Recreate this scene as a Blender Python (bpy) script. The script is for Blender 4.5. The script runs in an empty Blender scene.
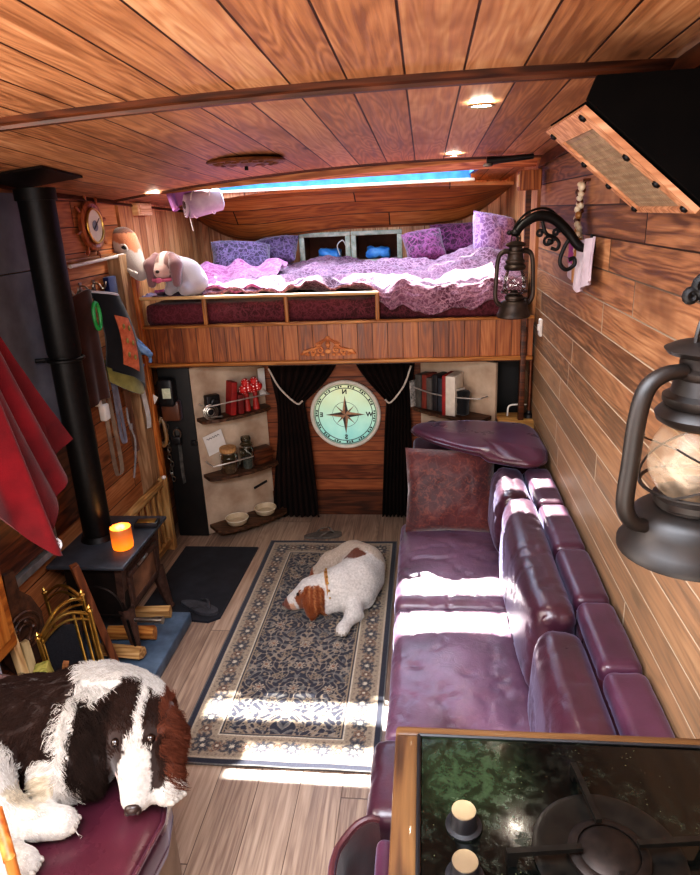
import bpy, math, random
import numpy as np
from mathutils import Vector, Matrix, noise as mnoise
random.seed(7)
rng = np.random.default_rng(11)
scene = bpy.context.scene
COL = scene.collection
PI = math.pi

# ---------------------------------------------------------------- colours
def lin(h):
    if isinstance(h, str):
        h = h.lstrip('#'); c = [int(h[i:i+2], 16)/255 for i in (0, 2, 4)]
    else: c = h
    return tuple(((v/12.92) if v <= .04045 else ((v+.055)/1.055)**2.4) for v in c) + (1.0,)

# ---------------------------------------------------------------- mesh builder
class MB:
    def __init__(s): s.v = []; s.f = []; s.c = None
    def add(s, vs, fs):
        o = len(s.v); s.v += [tuple(map(float, p)) for p in vs]; s.f += [tuple(int(i)+o for i in f) for f in fs]; return s
    def box(s, c, d, M=None, b=0):
        """box centred at c with full dimensions d; b>0 rounds it off"""
        if b > 0: return s.rbox(c, d, b, 2, M)
        x, y, z = [q/2 for q in d]
        vs = [Vector((sx*x, sy*y, sz*z)) for sx in (-1, 1) for sy in (-1, 1) for sz in (-1, 1)]
        if M is not None: vs = [M @ p for p in vs]
        vs = [p+Vector(c) for p in vs]
        return s.add(vs, [(0,1,3,2),(4,6,7,5),(0,4,5,1),(2,3,7,6),(0,2,6,4),(1,5,7,3)])
    def rbox(s, c, d, r, n=3, M=None, disp=None):
        """rounded box; n = arc segments, disp(p,nrm)->offset"""
        h = Vector(d)/2; r = min(r, min(h)*.999)
        def axis(L):
            a = [-L+r*(1-math.cos(i/n*PI/2)) for i in range(n+1)]
            m = max(1, int(round((2*L-2*r)/max(.013, L/32)))) if disp else 1
            mid = [(-L+r)+(2*L-2*r)*i/m for i in range(1, m)]
            return a+mid+[-q for q in reversed(a)]
        A = [axis(q) for q in h]
        def place(p):
            q = Vector([max(-h[i]+r, min(h[i]-r, p[i])) for i in range(3)])
            dd = p-q
            nrm = dd.normalized() if dd.length > 1e-9 else Vector((0,0,1))
            w = q+nrm*r
            if disp: w = w+nrm*disp(w, nrm)
            if M is not None: w = M @ w
            return w+Vector(c)
        for ax in range(3):
            u, v = [(1,2),(2,0),(0,1)][ax]
            for sg in (-1, 1):
                vs = []; U = A[u]; V = A[v]
                # spherical-ish coordinates on the face
                for a in U:
                    for b in V:
                        p = Vector((0,0,0)); p[ax] = sg*h[ax]; p[u] = a; p[v] = b
                        vs.append(place(p))
                fs = []
                nv = len(V)
                for i in range(len(U)-1):
                    for j in range(nv-1):
                        q = (i*nv+j, (i+1)*nv+j, (i+1)*nv+j+1, i*nv+j+1)
                        fs.append(q if sg > 0 else q[::-1])
                s.add(vs, fs)
        return s
    def tube(s, pts, r, n=10, cap=True, closed=False):
        pts = [Vector(p) for p in pts]; m = len(pts)
        R = r if isinstance(r, (list, tuple)) else [r]*m
        T = []
        for i in range(m):
            if closed: t = pts[(i+1) % m]-pts[i-1]
            else: t = pts[min(i+1, m-1)]-pts[max(i-1, 0)]
            T.append(t.normalized() if t.length > 1e-9 else Vector((0,0,1)))
        up = Vector((0,0,1)) if abs(T[0].z) < .9 else Vector((1,0,0))
        N = (up-T[0]*up.dot(T[0])).normalized(); vs = []
        for i in range(m):
            N = (N-T[i]*N.dot(T[i]))
            N = N.normalized() if N.length > 1e-6 else T[i].orthogonal().normalized()
            B = T[i].cross(N)
            for k in range(n):
                a = 2*PI*k/n; vs.append(pts[i]+(N*math.cos(a)+B*math.sin(a))*R[i])
        fs = []
        for i in range(m if closed else m-1):
            j = (i+1) % m
            for k in range(n): fs.append((i*n+k, i*n+(k+1) % n, j*n+(k+1) % n, j*n+k))
        if cap and not closed:
            fs.append(tuple(range(n))[::-1]); fs.append(tuple((m-1)*n+k for k in range(n)))
        return s.add(vs, fs)
    def lathe(s, prof, c=(0,0,0), n=28, M=None, cap=True):
        """profile of (radius, height), spun about z"""
        vs = []
        for r, z in prof:
            for k in range(n):
                a = 2*PI*k/n; p = Vector((r*math.cos(a), r*math.sin(a), z))
                if M is not None: p = M @ p
                vs.append(p+Vector(c))
        fs = []
        for i in range(len(prof)-1):
            for k in range(n): fs.append((i*n+k, i*n+(k+1) % n, (i+1)*n+(k+1) % n, (i+1)*n+k))
        if cap:
            if prof[0][0] > 1e-6: fs.append(tuple(range(n))[::-1])
            if prof[-1][0] > 1e-6: fs.append(tuple((len(prof)-1)*n+k for k in range(n)))
        return s.add(vs, fs)
    def prism(s, poly, h, M=None, c=(0,0,0)):
        """polygon in local xy extruded 0..h along z"""
        n = len(poly); vs = [Vector((x, y, 0)) for x, y in poly]+[Vector((x, y, h)) for x, y in poly]
        if M is not None: vs = [M @ p for p in vs]
        vs = [p+Vector(c) for p in vs]
        fs = [tuple(range(n))[::-1], tuple(range(n, 2*n))]+[(i, (i+1) % n, n+(i+1) % n, n+i) for i in range(n)]
        return s.add(vs, fs)
    def grid(s, fn, nu, nv, thick=0):
        P = [[Vector(fn(i/nu, j/nv)) for j in range(nv+1)] for i in range(nu+1)]
        w = nv+1
        fs = [(i*w+j, (i+1)*w+j, (i+1)*w+j+1, i*w+j+1) for i in range(nu) for j in range(nv)]
        flat = [p for row in P for p in row]
        if not thick: return s.add(flat, fs)
        N = []
        for i in range(nu+1):
            for j in range(nv+1):
                a = P[min(i+1, nu)][j]-P[max(i-1, 0)][j]; b = P[i][min(j+1, nv)]-P[i][max(j-1, 0)]
                n_ = a.cross(b); N.append(n_.normalized() if n_.length > 1e-9 else Vector((0,0,1)))
        back = [p-q*thick for p, q in zip(flat, N)]; o = len(flat)
        fs2 = [tuple(q+o for q in f)[::-1] for f in fs]
        rim = [(i*w) for i in range(nu+1)]+[nu*w+j for j in range(1, nv+1)]+[i*w+nv for i in range(nu-1, -1, -1)]+[j for j in range(nv-1, 0, -1)]
        fs3 = [(rim[k], rim[k-1], rim[k-1]+o, rim[k]+o) for k in range(len(rim))]
        return s.add(flat+back, fs+fs2+fs3)
    def ball(s, c, r, nu=16, nv=10, M=None):
        if not isinstance(r, (list, tuple)): r = (r, r, r)
        vs = []; fs = []
        for j in range(nv+1):
            t = PI*j/nv
            for i in range(nu):
                a = 2*PI*i/nu; p = Vector((r[0]*math.sin(t)*math.cos(a), r[1]*math.sin(t)*math.sin(a), -r[2]*math.cos(t)))
                if M is not None: p = M @ p
                vs.append(p+Vector(c))
        for j in range(nv):
            for i in range(nu): fs.append((j*nu+i, j*nu+(i+1) % nu, (j+1)*nu+(i+1) % nu, (j+1)*nu+i))
        return s.add(vs, fs)
    def build(s, name, mat, parent=None, smooth=True, local=False, angle=40):
        me = bpy.data.meshes.new(name)
        off = Vector((0,0,0))
        if parent is not None and not local:
            p = parent
            while p is not None: off = off+Vector(p.location); p = p.parent
        me.from_pydata([tuple(Vector(v)-off) for v in s.v], [], s.f)
        me.validate(); 
        import bmesh
        bm = bmesh.new(); bm.from_mesh(me)
        bmesh.ops.remove_doubles(bm, verts=bm.verts, dist=1e-5)
        bmesh.ops.recalc_face_normals(bm, faces=bm.faces)
        bm.to_mesh(me); bm.free()
        if smooth:
            me.shade_smooth() if hasattr(me, 'shade_smooth') else None
            try: me.set_sharp_from_angle(angle=math.radians(angle))
            except Exception: pass
        o = bpy.data.objects.new(name, me); COL.objects.link(o)
        if isinstance(mat, (list, tuple)):
            for q in mat: me.materials.append(q)
        elif mat: me.materials.append(mat)
        if parent is not None: o.parent = parent
        return o

def tag(o, label=None, cat=None, group=None, kind=None):
    if label: o['label'] = label
    if cat: o['category'] = cat
    if group: o['group'] = group
    if kind: o['kind'] = kind
    return o
def thing(name, label, cat, loc=(0,0,0), rot=None, group=None):
    o = bpy.data.objects.new(name, None); COL.objects.link(o); o.location = loc; o.empty_display_size = .05
    if rot: o.rotation_euler = rot
    return tag(o, label, cat, group)
def struct(o): o['kind'] = 'structure'; return o
def dup(root, loc, rotz=None, label=None, group=None):
    r = root.copy(); COL.objects.link(r); r.location = loc
    if rotz is not None: r.rotation_euler = (0,0,rotz)
    if label: r['label'] = label
    if group: r['group'] = group
    for ch in list(root.children):
        c = ch.copy(); COL.objects.link(c); c.parent = r
        for g in list(ch.children):
            d = g.copy(); COL.objects.link(d); d.parent = c
    return r
def RX(a): return Matrix.Rotation(a, 3, 'X')
def RY(a): return Matrix.Rotation(a, 3, 'Y')
def RZ(a): return Matrix.Rotation(a, 3, 'Z')
def axis_to(d, spin=0):
    """matrix taking local z to direction d"""
    return (Vector(d).normalized().to_track_quat('Z', 'Y').to_matrix()) @ RZ(spin)
def arc(c, r, a0, a1, n, plane='xz', ry=None):
    out = []
    for i in range(n+1):
        a = a0+(a1-a0)*i/n; u = r*math.cos(a); v = (ry or r)*math.sin(a)
        p = {'xz': (u, 0, v), 'xy': (u, v, 0), 'yz': (0, u, v)}[plane]
        out.append((c[0]+p[0], c[1]+p[1], c[2]+p[2]))
    return out
def spline(pts, n=8):
    """Catmull-Rom through points"""
    P = [Vector(p) for p in pts]; P = [P[0]*2-P[1]]+P+[P[-1]*2-P[-2]]; out = []
    for i in range(1, len(P)-2):
        for k in range(n):
            t = k/n; a, b, c, d = P[i-1], P[i], P[i+1], P[i+2]
            out.append(.5*((2*b)+(c-a)*t+(2*a-5*b+4*c-d)*t*t+(3*b-a-3*c+d)*t**3))
    out.append(P[-2]); return out
def N3(x, y, z=0): return mnoise.noise(Vector((x, y, z)))
def fbm(x, y, z=0, o=4):
    s = 0; a = 1; f = 1
    for _ in range(o): s += a*N3(x*f, y*f, z*f); a *= .5; f *= 2
    return s
def sst(a, b, x):
    t = max(0., min(1., (x-a)/(b-a))); return t*t*(3-2*t)

# ---------------------------------------------------------------- soft bodies: smooth union of tapered capsules -> one surface
def sd_cap(P, a, b, ra, rb):
    a = np.array(a, float); b = np.array(b, float); ab = b-a; L2 = max(float(ab@ab), 1e-12)
    t = np.clip(((P-a)@ab)/L2, 0, 1); q = a+t[..., None]*ab
    return np.linalg.norm(P-q, axis=-1)-(ra+(rb-ra)*t)
def sd_ell(P, c, r, M=None):
    Q = P-np.array(c, float)
    if M is not None: Q = Q@np.array(M)          # rows -> local
    r = np.array(r, float); k0 = np.linalg.norm(Q/r, axis=-1); k1 = np.linalg.norm(Q/(r*r), axis=-1)
    return k0*(k0-1)/np.maximum(k1, 1e-9)
def sdf_eval(P, prims, k):
    acc = None
    for p in prims:
        d = sd_cap(P, *p[1:]) if p[0] == 'c' else sd_ell(P, *p[1:])
        e = np.exp(-np.clip(d/k, -40, 60))
        acc = e if acc is None else acc+e
    return -k*np.log(np.maximum(acc, 1e-30))
def surface_nets(fn, lo, hi, h):
    lo = np.array(lo); hi = np.array(hi); n = np.ceil((hi-lo)/h).astype(int)+1
    ax = [lo[i]+h*np.arange(n[i]) for i in range(3)]
    G = np.stack(np.meshgrid(*ax, indexing='ij'), -1); D = fn(G)
    S = D < 0
    cs = np.zeros(np.array(S.shape)-1, int); 
    for dx in (0,1):
        for dy in (0,1):
            for dz in (0,1): cs += S[dx:S.shape[0]-1+dx, dy:S.shape[1]-1+dy, dz:S.shape[2]-1+dz]
    act = (cs > 0) & (cs < 8); idx = -np.ones(act.shape, int); cells = np.argwhere(act); idx[act] = np.arange(len(cells))
    acc = np.zeros((len(cells), 3)); cnt = np.zeros(len(cells)); cor = [(a,b,c) for a in (0,1) for b in (0,1) for c in (0,1)]
    for i in range(8):
        for j in range(i+1, 8):
            if sum(abs(cor[i][q]-cor[j][q]) for q in range(3)) != 1: continue
            A = cells+np.array(cor[i]); B = cells+np.array(cor[j])
            da = D[tuple(A.T)]; db = D[tuple(B.T)]; m = (da < 0) != (db < 0)
            t = np.where(m, da/np.where(m, da-db, 1), 0)
            acc += np.where(m[:, None], A+(B-A)*t[:, None], 0); cnt += m
    V = lo+h*acc/np.maximum(cnt, 1)[:, None]; F = []
    for a in range(3):
        b, c = (a+1) % 3, (a+2) % 3
        sl0 = [slice(None)]*3; sl1 = [slice(None)]*3; sl0[a] = slice(0, -1); sl1[a] = slice(1, None)
        m = S[tuple(sl0)] != S[tuple(sl1)]; fl = S[tuple(sl0)]
        E_ = np.argwhere(m); E_ = E_[(E_[:, b] > 0) & (E_[:, c] > 0) & (E_[:, b] < D.shape[b]-1) & (E_[:, c] < D.shape[c]-1)]
        if len(E_) == 0: continue
        eb = np.zeros(3, int); eb[b] = 1; ec = np.zeros(3, int); ec[c] = 1
        q = np.stack([idx[tuple((E_-eb-ec).T)], idx[tuple((E_-ec).T)], idx[tuple(E_.T)], idx[tuple((E_-eb).T)]], 1)
        f = fl[tuple(E_.T)]; q[~f] = q[~f][:, ::-1]; F.append(q)
    return V, np.concatenate(F)
def sdf_obj(name, prims, k, h, mat, parent=None, disp=None, colour=None, pad=.03):
    lo = np.min([np.minimum(np.array(p[1])-max(p[3:5]), np.array(p[2])-max(p[3:5])) if p[0] == 'c' else np.array(p[1])-max(p[2]) for p in prims], 0)-pad
    hi = np.max([np.maximum(np.array(p[1])+max(p[3:5]), np.array(p[2])+max(p[3:5])) if p[0] == 'c' else np.array(p[1])+max(p[2]) for p in prims], 0)+pad
    fn = (lambda P: sdf_eval(P, prims, k)+(disp(P) if disp else 0))
    V, F = surface_nets(fn, lo, hi, h)
    off = np.zeros(3); p = parent
    while p is not None: off += np.array(p.location); p = p.parent
    me = bpy.data.meshes.new(name); me.from_pydata((V-off).tolist(), [], F.tolist()); me.update(); me.shade_smooth()
    if colour is not None:
        C = colour(V); at = me.color_attributes.new('paint', 'FLOAT_COLOR', 'POINT')
        at.data.foreach_set('color', np.concatenate([C, np.ones((len(C), 1))], 1).astype(np.float32).ravel())
    o = bpy.data.objects.new(name, me); COL.objects.link(o); me.materials.append(mat)
    if parent is not None: o.parent = parent
    return o, V, F
# ---------------------------------------------------------------- materials
class NT:
    def __init__(s, name):
        s.m = bpy.data.materials.new(name); s.m.use_nodes = True; s.t = s.m.node_tree
        s.b = s.t.nodes['Principled BSDF']; s.out = s.t.nodes['Material Output']
    def n(s, typ, **kw):
        q = s.t.nodes.new(typ)
        for k, v in kw.items(): setattr(q, k, v)
        return q
    def put(s, sock, v):
        if isinstance(v, bpy.types.NodeSocket): s.t.links.new(v, sock)
        elif v is not None: sock.default_value = v
    def math(s, op, a, b=None, c=None, clamp=False):
        q = s.n('ShaderNodeMath', operation=op); q.use_clamp = clamp
        for i, v in enumerate((a, b, c)): s.put(q.inputs[i], v)
        return q.outputs[0]
    def xyz(s, x, y, z=0.):
        q = s.n('ShaderNodeCombineXYZ')
        for i, v in enumerate((x, y, z)): s.put(q.inputs[i], v)
        return q.outputs[0]
    def noise(s, vec, scale, detail=4, rough=.55, dist=0.):
        q = s.n('ShaderNodeTexNoise'); s.put(q.inputs['Vector'], vec)
        q.inputs['Scale'].default_value = scale; q.inputs['Detail'].default_value = detail
        q.inputs['Roughness'].default_value = rough; q.inputs['Distortion'].default_value = dist
        return q.outputs['Fac']
    def voro(s, vec, scale, feature='F1', rand=1.):
        q = s.n('ShaderNodeTexVoronoi', feature=feature); s.put(q.inputs['Vector'], vec); q.inputs['Scale'].default_value = scale
        q.inputs['Randomness'].default_value = rand
        return q.outputs['Distance']
    def ramp(s, fac, stops, interp='LINEAR'):
        q = s.n('ShaderNodeValToRGB'); e = q.color_ramp; e.interpolation = interp
        while len(e.elements) < len(stops): e.elements.new(.5)
        for el, (p, c) in zip(e.elements, stops):
            el.position = p; el.color = lin(c) if isinstance(c, str) else (c, c, c, 1) if isinstance(c, (int, float)) else c
        s.put(q.inputs[0], fac); return q.outputs[0]
    def mix(s, fac, a, b, mode='MIX'):
        q = s.n('ShaderNodeMix', data_type='RGBA', blend_type=mode); s.put(q.inputs[0], fac)
        for i, v in ((6, a), (7, b)):
            if isinstance(v, str): v = lin(v)
            s.put(q.inputs[i], v)
        return q.outputs[2]
    def rng(s, v, a, b, c=0., d=1., smooth=True):
        q = s.n('ShaderNodeMapRange', interpolation_type='SMOOTHSTEP' if smooth else 'LINEAR')
        for i, w in enumerate((v, a, b, c, d)): s.put(q.inputs[i], w)
        return q.outputs[0]
    def obj(s):
        return s.n('ShaderNodeTexCoord').outputs['Object']
    def sep(s, v):
        q = s.n('ShaderNodeSeparateXYZ'); s.put(q.inputs[0], v); return q.outputs
    def bump(s, h, strength=.3, dist=.004):
        q = s.n('ShaderNodeBump'); q.inputs['Strength'].default_value = strength; q.inputs['Distance'].default_value = dist
        s.put(q.inputs['Height'], h); s.put(s.b.inputs['Normal'], q.outputs[0])
    def set(s, col=None, rough=None, metal=None, spec=None, coat=None, sheen=None, trans=None, emit=None, es=None, ior=None):
        I = s.b.inputs
        if isinstance(col, str): col = lin(col)
        for k, v in (('Base Color', col), ('Roughness', rough), ('Metallic', metal), ('Specular IOR Level', spec), ('Coat Weight', coat),
                     ('Sheen Weight', sheen), ('Transmission Weight', trans), ('Emission Strength', es), ('IOR', ior)):
            if v is not None: s.put(I[k], v)
        if emit is not None: s.put(I['Emission Color'], lin(emit) if isinstance(emit, str) else emit)
        return s.m
_mc = {}
def plain(name, a, b=None, rough=.5, metal=0., scale=30., bump=.0, spec=.5, coat=0., sheen=0., detail=4, bd=.002, stretch=None):
    """two-tone noise material"""
    if name in _mc: return _mc[name]
    t = NT(name); v = t.obj()
    if stretch:
        q = t.n('ShaderNodeVectorMath', operation='MULTIPLY'); t.put(q.inputs[0], v); q.inputs[1].default_value = stretch; v = q.outputs[0]
    f = t.noise(v, scale, detail)
    col = t.ramp(f, [(.3, a), (.72, b or a)])
    t.set(col, rough, metal, spec, coat, sheen)
    if bump: t.bump(f, bump, bd)
    _mc[name] = t.m; return t.m
def planks(name, ua, va, width, tones, groove='1a0d06', gw=.03, length=2.2, rough=.5, offs=0., knots=1., grain=1., joint=True, dirt=.35, spec=.4, coat=0., gpale=None, gb=.5, zgrad=None, satur=1.):
    t = NT(name); co = t.sep(t.obj()); U = co['XYZ'.index(ua)]; V = co['XYZ'.index(va)]
    us = t.math('ADD', t.math('DIVIDE', U, width), offs)
    idx = t.math('FLOOR', us); fr = t.math('FRACT', us)
    w0 = t.n('ShaderNodeTexWhiteNoise', noise_dimensions='1D'); t.put(w0.inputs['W'], idx)
    vs = t.math('ADD', t.math('DIVIDE', V, length), t.math('MULTIPLY', w0.outputs['Value'], 7.3))
    jd = t.math('FLOOR', vs); jf = t.math('FRACT', vs)
    w1 = t.n('ShaderNodeTexWhiteNoise', noise_dimensions='2D'); t.put(w1.inputs['Vector'], t.xyz(idx, jd if joint else 0.))
    rid = w1.outputs['Value']
    sh = t.math('MULTIPLY', rid, 13.7)
    uu = t.math('ADD', U, t.math('MULTIPLY', rid, .31))
    g1 = t.noise(t.xyz(t.math('MULTIPLY', uu, 75.), t.math('MULTIPLY', V, 2.6), sh), 1., 5, .65, .3)      # fine grain
    big = t.noise(t.xyz(t.math('MULTIPLY', uu, 9.), t.math('MULTIPLY', V, .9), sh), 1., 2, .5, .2)        # growth rings
    ring = t.math('ADD', t.math('MULTIPLY', t.math('SINE', t.math('MULTIPLY', big, 95.)), .5), .5)
    m = t.math('ADD', t.math('MULTIPLY', t.math('ADD', t.math('MULTIPLY', t.math('SUBTRACT', g1, .5), 1.35), .5), .68), t.math('MULTIPLY', ring, .15*grain))
    m = t.math('ADD', m, t.math('MULTIPLY', t.math('SUBTRACT', rid, .5), .30))
    col = t.ramp(m, [(.22, tones[0]), (.47, tones[1]), (.78, tones[2])])
    # dirt / smoke patches
    dn = t.noise(t.xyz(t.math('MULTIPLY', U, 3.2), t.math('MULTIPLY', V, 1.9), t.math('ADD', sh, 3.)), 1., 4, .6)
    col = t.mix(t.math('MULTIPLY', t.rng(dn, .5, .72), dirt), col, tones[0])
    # knots
    kv = t.n('ShaderNodeTexVoronoi'); t.put(kv.inputs['Vector'], t.xyz(t.math('MULTIPLY', uu, 7.), t.math('MULTIPLY', V, 2.6), sh)); kv.inputs['Scale'].default_value = 1.
    kd = t.math('ADD', kv.outputs['Distance'], t.math('MULTIPLY', t.math('SUBTRACT', g1, .5), .12))
    sel = t.math('GREATER_THAN', t.sep(kv.outputs['Color'])[0], .62)
    kn = t.math('MULTIPLY', t.math('MULTIPLY', t.rng(kd, .17, .05), sel), .85*knots)
    col = t.mix(kn, col, '2a1208')
    halo = t.math('MULTIPLY', t.math('MULTIPLY', t.rng(kd, .42, .12), sel), .35*knots)
    col = t.mix(halo, col, tones[0])
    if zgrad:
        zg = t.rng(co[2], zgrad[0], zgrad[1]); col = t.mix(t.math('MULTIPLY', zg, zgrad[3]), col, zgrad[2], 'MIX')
    # grooves
    ed = t.math('MINIMUM', fr, t.math('SUBTRACT', 1., fr)); gm = t.rng(ed, gw, gw*.35)
    if joint:
        je = t.math('MINIMUM', jf, t.math('SUBTRACT', 1., jf)); gm = t.math('MAXIMUM', gm, t.rng(je, .0022, .001))
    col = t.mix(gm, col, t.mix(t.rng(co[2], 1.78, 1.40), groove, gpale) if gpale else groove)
    if gpale and False:
        e2 = t.rng(t.math('ABSOLUTE', t.math('SUBTRACT', fr, gw*1.9)), gw*.9, gw*.2); col = t.mix(t.math('MULTIPLY', e2, t.rng(co[2], 1.75, 1.2, .1, .75)), col, gpale)
    t.set(col, t.rng(g1, .2, .8, rough-.1, rough+.12), spec=spec, coat=coat)
    h = t.math('SUBTRACT', t.math('MULTIPLY', g1, .12), t.math('MULTIPLY', gm, 1.))
    t.bump(h, gb, .005)
    return t.m
def wood(name, tones, axis='X', rough=.45, scale=1., coat=0., spec=.4):
    """small solid piece of wood with its grain along an axis"""
    if name in _mc: return _mc[name]
    t = NT(name); co = list(t.sep(t.obj())); i = 'XYZ'.index(axis)
    s3 = [60*scale]*3; s3[i] = 4*scale
    v = t.xyz(*[t.math('MULTIPLY', co[k], float(s3[k])) for k in range(3)])
    g = t.noise(v, 1., 5, .6, .4); s4 = [14*scale]*3; s4[i] = 1.4*scale
    b = t.noise(t.xyz(*[t.math('MULTIPLY', co[k], float(s4[k])) for k in range(3)]), 1., 2)
    r = t.math('MULTIPLY', t.math('ADD', t.math('SINE', t.math('MULTIPLY', b, 45.)), 1.), .16)
    t.set(t.ramp(t.math('ADD', t.math('MULTIPLY', g, .7), r), [(.25, tones[0]), (.5, tones[1]), (.8, tones[2])]), rough, spec=spec, coat=coat)
    t.bump(g, .15, .002); _mc[name] = t.m; return t.m
def leather(name, a, b, rough=.32, crease=.5, spec=.6, coat=.25, worn=None):
    t = NT(name); v = t.obj()
    f = t.noise(v, 5., 5, .6); col = t.ramp(f, [(.3, a), (.7, b)])
    if worn:
        wv = t.noise(v, 11., 6, .7); col = t.mix(t.math('MULTIPLY', t.rng(wv, .52, .75), .6), col, worn)
    cell = t.voro(v, 260.); cr = t.voro(t.math('ADD', 0., 0.) if False else v, 26., 'DISTANCE_TO_EDGE')
    wr = t.noise(v, 16., 5, .6, 1.2)
    t.set(col, t.rng(f, .2, .8, rough-.07, rough+.12), spec=spec, coat=coat); t.b.inputs['Coat Roughness'].default_value = .28; t.b.inputs['Sheen Weight'].default_value = .22; t.b.inputs['Sheen Tint'].default_value = (.62, .66, 1., 1.); t.b.inputs['Sheen Roughness'].default_value = .4  # lavender sheen tint stands in for blue sky reflected on the leather
    h = t.math('ADD', t.math('MULTIPLY', cell, .08), t.math('MULTIPLY', t.math('POWER', t.math('ABSOLUTE', t.math('SUBTRACT', wr, .5)), .6), crease))
    t.bump(h, .35, .008); return t.m
def fabric(name, a, b, scale=6., rough=.9, weave=300., sheen=.3, bump=.2):
    if name in _mc: return _mc[name]
    t = NT(name); v = t.obj(); f = t.noise(v, scale, 5)
    w = t.noise(v, weave, 1)
    t.set(t.mix(t.math('MULTIPLY', w, .35), t.ramp(f, [(.3, a), (.7, b)]), a), rough, spec=.2, sheen=sheen); t.bump(w, bump, .002)
    _mc[name] = t.m; return t.m
def glass(name, tint='ffffff', rough=.03):
    """thin clear glass: mostly see-through with a glossy skin"""
    if name in _mc: return _mc[name]
    t = NT(name); tr = t.n('ShaderNodeBsdfTransparent'); gl = t.n('ShaderNodeBsdfGlossy'); mx = t.n('ShaderNodeMixShader'); fr = t.n('ShaderNodeFresnel')
    tr.inputs[0].default_value = lin(tint); gl.inputs['Roughness'].default_value = rough; fr.inputs[0].default_value = 1.45
    sm = t.noise(t.obj(), 18., 3)
    t.put(mx.inputs[0], t.math('ADD', t.math('MULTIPLY', fr.outputs[0], .9), t.rng(sm, .45, .8, .0, .12)))
    t.put(mx.inputs[1], tr.outputs[0]); t.put(mx.inputs[2], gl.outputs[0]); t.t.links.new(mx.outputs[0], t.out.inputs[0])
    _mc[name] = t.m; return t.m
def emis(name, col, s):
    t = NT(name); return t.set('111111', .5, emit=col, es=s)
def painted(name, rough=.8, sheen=.2, bump=.0, scale=120., spec=.3):
    t = NT(name); a = t.n('ShaderNodeAttribute', attribute_name='paint'); nz = t.noise(t.obj(), scale, 3)
    c = t.mix(t.rng(nz, .2, .8, 0., .35), a.outputs['Color'], '1a1210', 'MULTIPLY')
    t.set(c, rough, spec=spec, sheen=sheen)
    if bump: t.bump(nz, bump, .003)
    return t.m

CEIL = planks('ceiling_boards', 'X', 'Y', .140, ('8a5a3a', 'be865c', 'dcae84'), groove='2a1208', gw=.027, length=9., rough=.5, offs=.31, knots=1.2, dirt=.6, spec=.4, joint=False)
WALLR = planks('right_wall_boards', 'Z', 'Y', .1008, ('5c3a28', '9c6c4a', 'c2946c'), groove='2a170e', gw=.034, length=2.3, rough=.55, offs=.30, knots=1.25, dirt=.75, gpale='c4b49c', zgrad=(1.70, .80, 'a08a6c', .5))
WALLL = planks('left_wall_boards', 'Z', 'Y', .118, ('8c5230', 'b87648', 'd49a6c'), groove='3a1c10', gw=.03, length=1.7, rough=.5, knots=.8, dirt=.35)
FLOOR = planks('floor_boards', 'X', 'Y', .15, ('80695a', 'ac9480', 'cab4a0'), groove='5a483c', gw=.012, length=1.2, rough=.42, knots=.15, dirt=.25, grain=.6, spec=.5)
BEDW = planks('bed_front_boards', 'X', 'Z', .082, ('6a3416', '9c5828', 'bc7a44'), groove='3a1a0a', gw=.03, length=4., rough=.42, knots=.4, dirt=.3, joint=False, spec=.5)
BULK = planks('bulkhead_boards', 'Z', 'X', .098, ('5a2a15', '8a4a28', 'a9653c'), groove='200d05', gw=.03, length=3., rough=.5, knots=.7, offs=.5)
LUTW = planks('far_wall_boards', 'X', 'Z', .088, ('a06a42', 'c99568', 'e0b68a'), groove='5a3218', gw=.035, length=5., rough=.55, knots=.6, joint=False, dirt=.3)
VAULT = planks('vault_boards', 'Y', 'X', .10, ('7c4422', 'a8662f', 'c48a50'), groove='2c1408', gw=.035, length=2.4, rough=.45, knots=1.3, dirt=.4, coat=.1)
OAK = wood('oak', ('7a4a22', 'a56c36', 'c08a50'), 'X'); OAKZ = wood('oak_upright', ('7a4a22', 'a56c36', 'c08a50'), 'Z'); OAKY = wood('oak_length', ('6a3c1a', '96602e', 'b88048'), 'Y')
DARKW = wood('dark_wood', ('2e160b', '4a2614', '6a3a20'), 'X'); DARKWY = wood('dark_wood_length', ('2e160b', '4a2614', '6a3a20'), 'Y')
PINE = wood('pale_pine', ('b48a5a', 'd2ab78', 'e6c898'), 'Z', .6); PINEX = wood('pale_pine_across', ('b48a5a', 'd2ab78', 'e6c898'), 'X', .6)
LOG = wood('split_log', ('8a6238', 'b98c55', 'd4ae78'), 'X', .75)
ORANGEW = wood('orange_pine', ('8a4418', 'b8692c', 'd08a48'), 'Z', .45)
BLACKM = plain('black_metal', '0c0b0b', '181616', .45, .6, 60, .08)
IRON = plain('sooty_iron', '1a1512', '2e2520', .5, .7, 45, .15)
RUST = plain('worn_lantern_metal', '080605', '1e150f', .5, .25, 25, .12)
BRASS = plain('brass', 'a07830', 'd8b468', .28, .95, 18, .05)
STEEL = plain('brushed_steel', 'a8a49c', 'd0ccc4', .28, 1., 30, .03)
WHITE = plain('white_plastic', 'd8d4cc', 'ece8e2', .45, 0, 10)
BLACKP = plain('black_plastic', '0d0d0f', '1a1a1d', .45, 0, 20)
BLACKF = fabric('black_webbing', '0c0c0e', '1c1c20', 8)
GLASS = glass('clear_glass')
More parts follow.
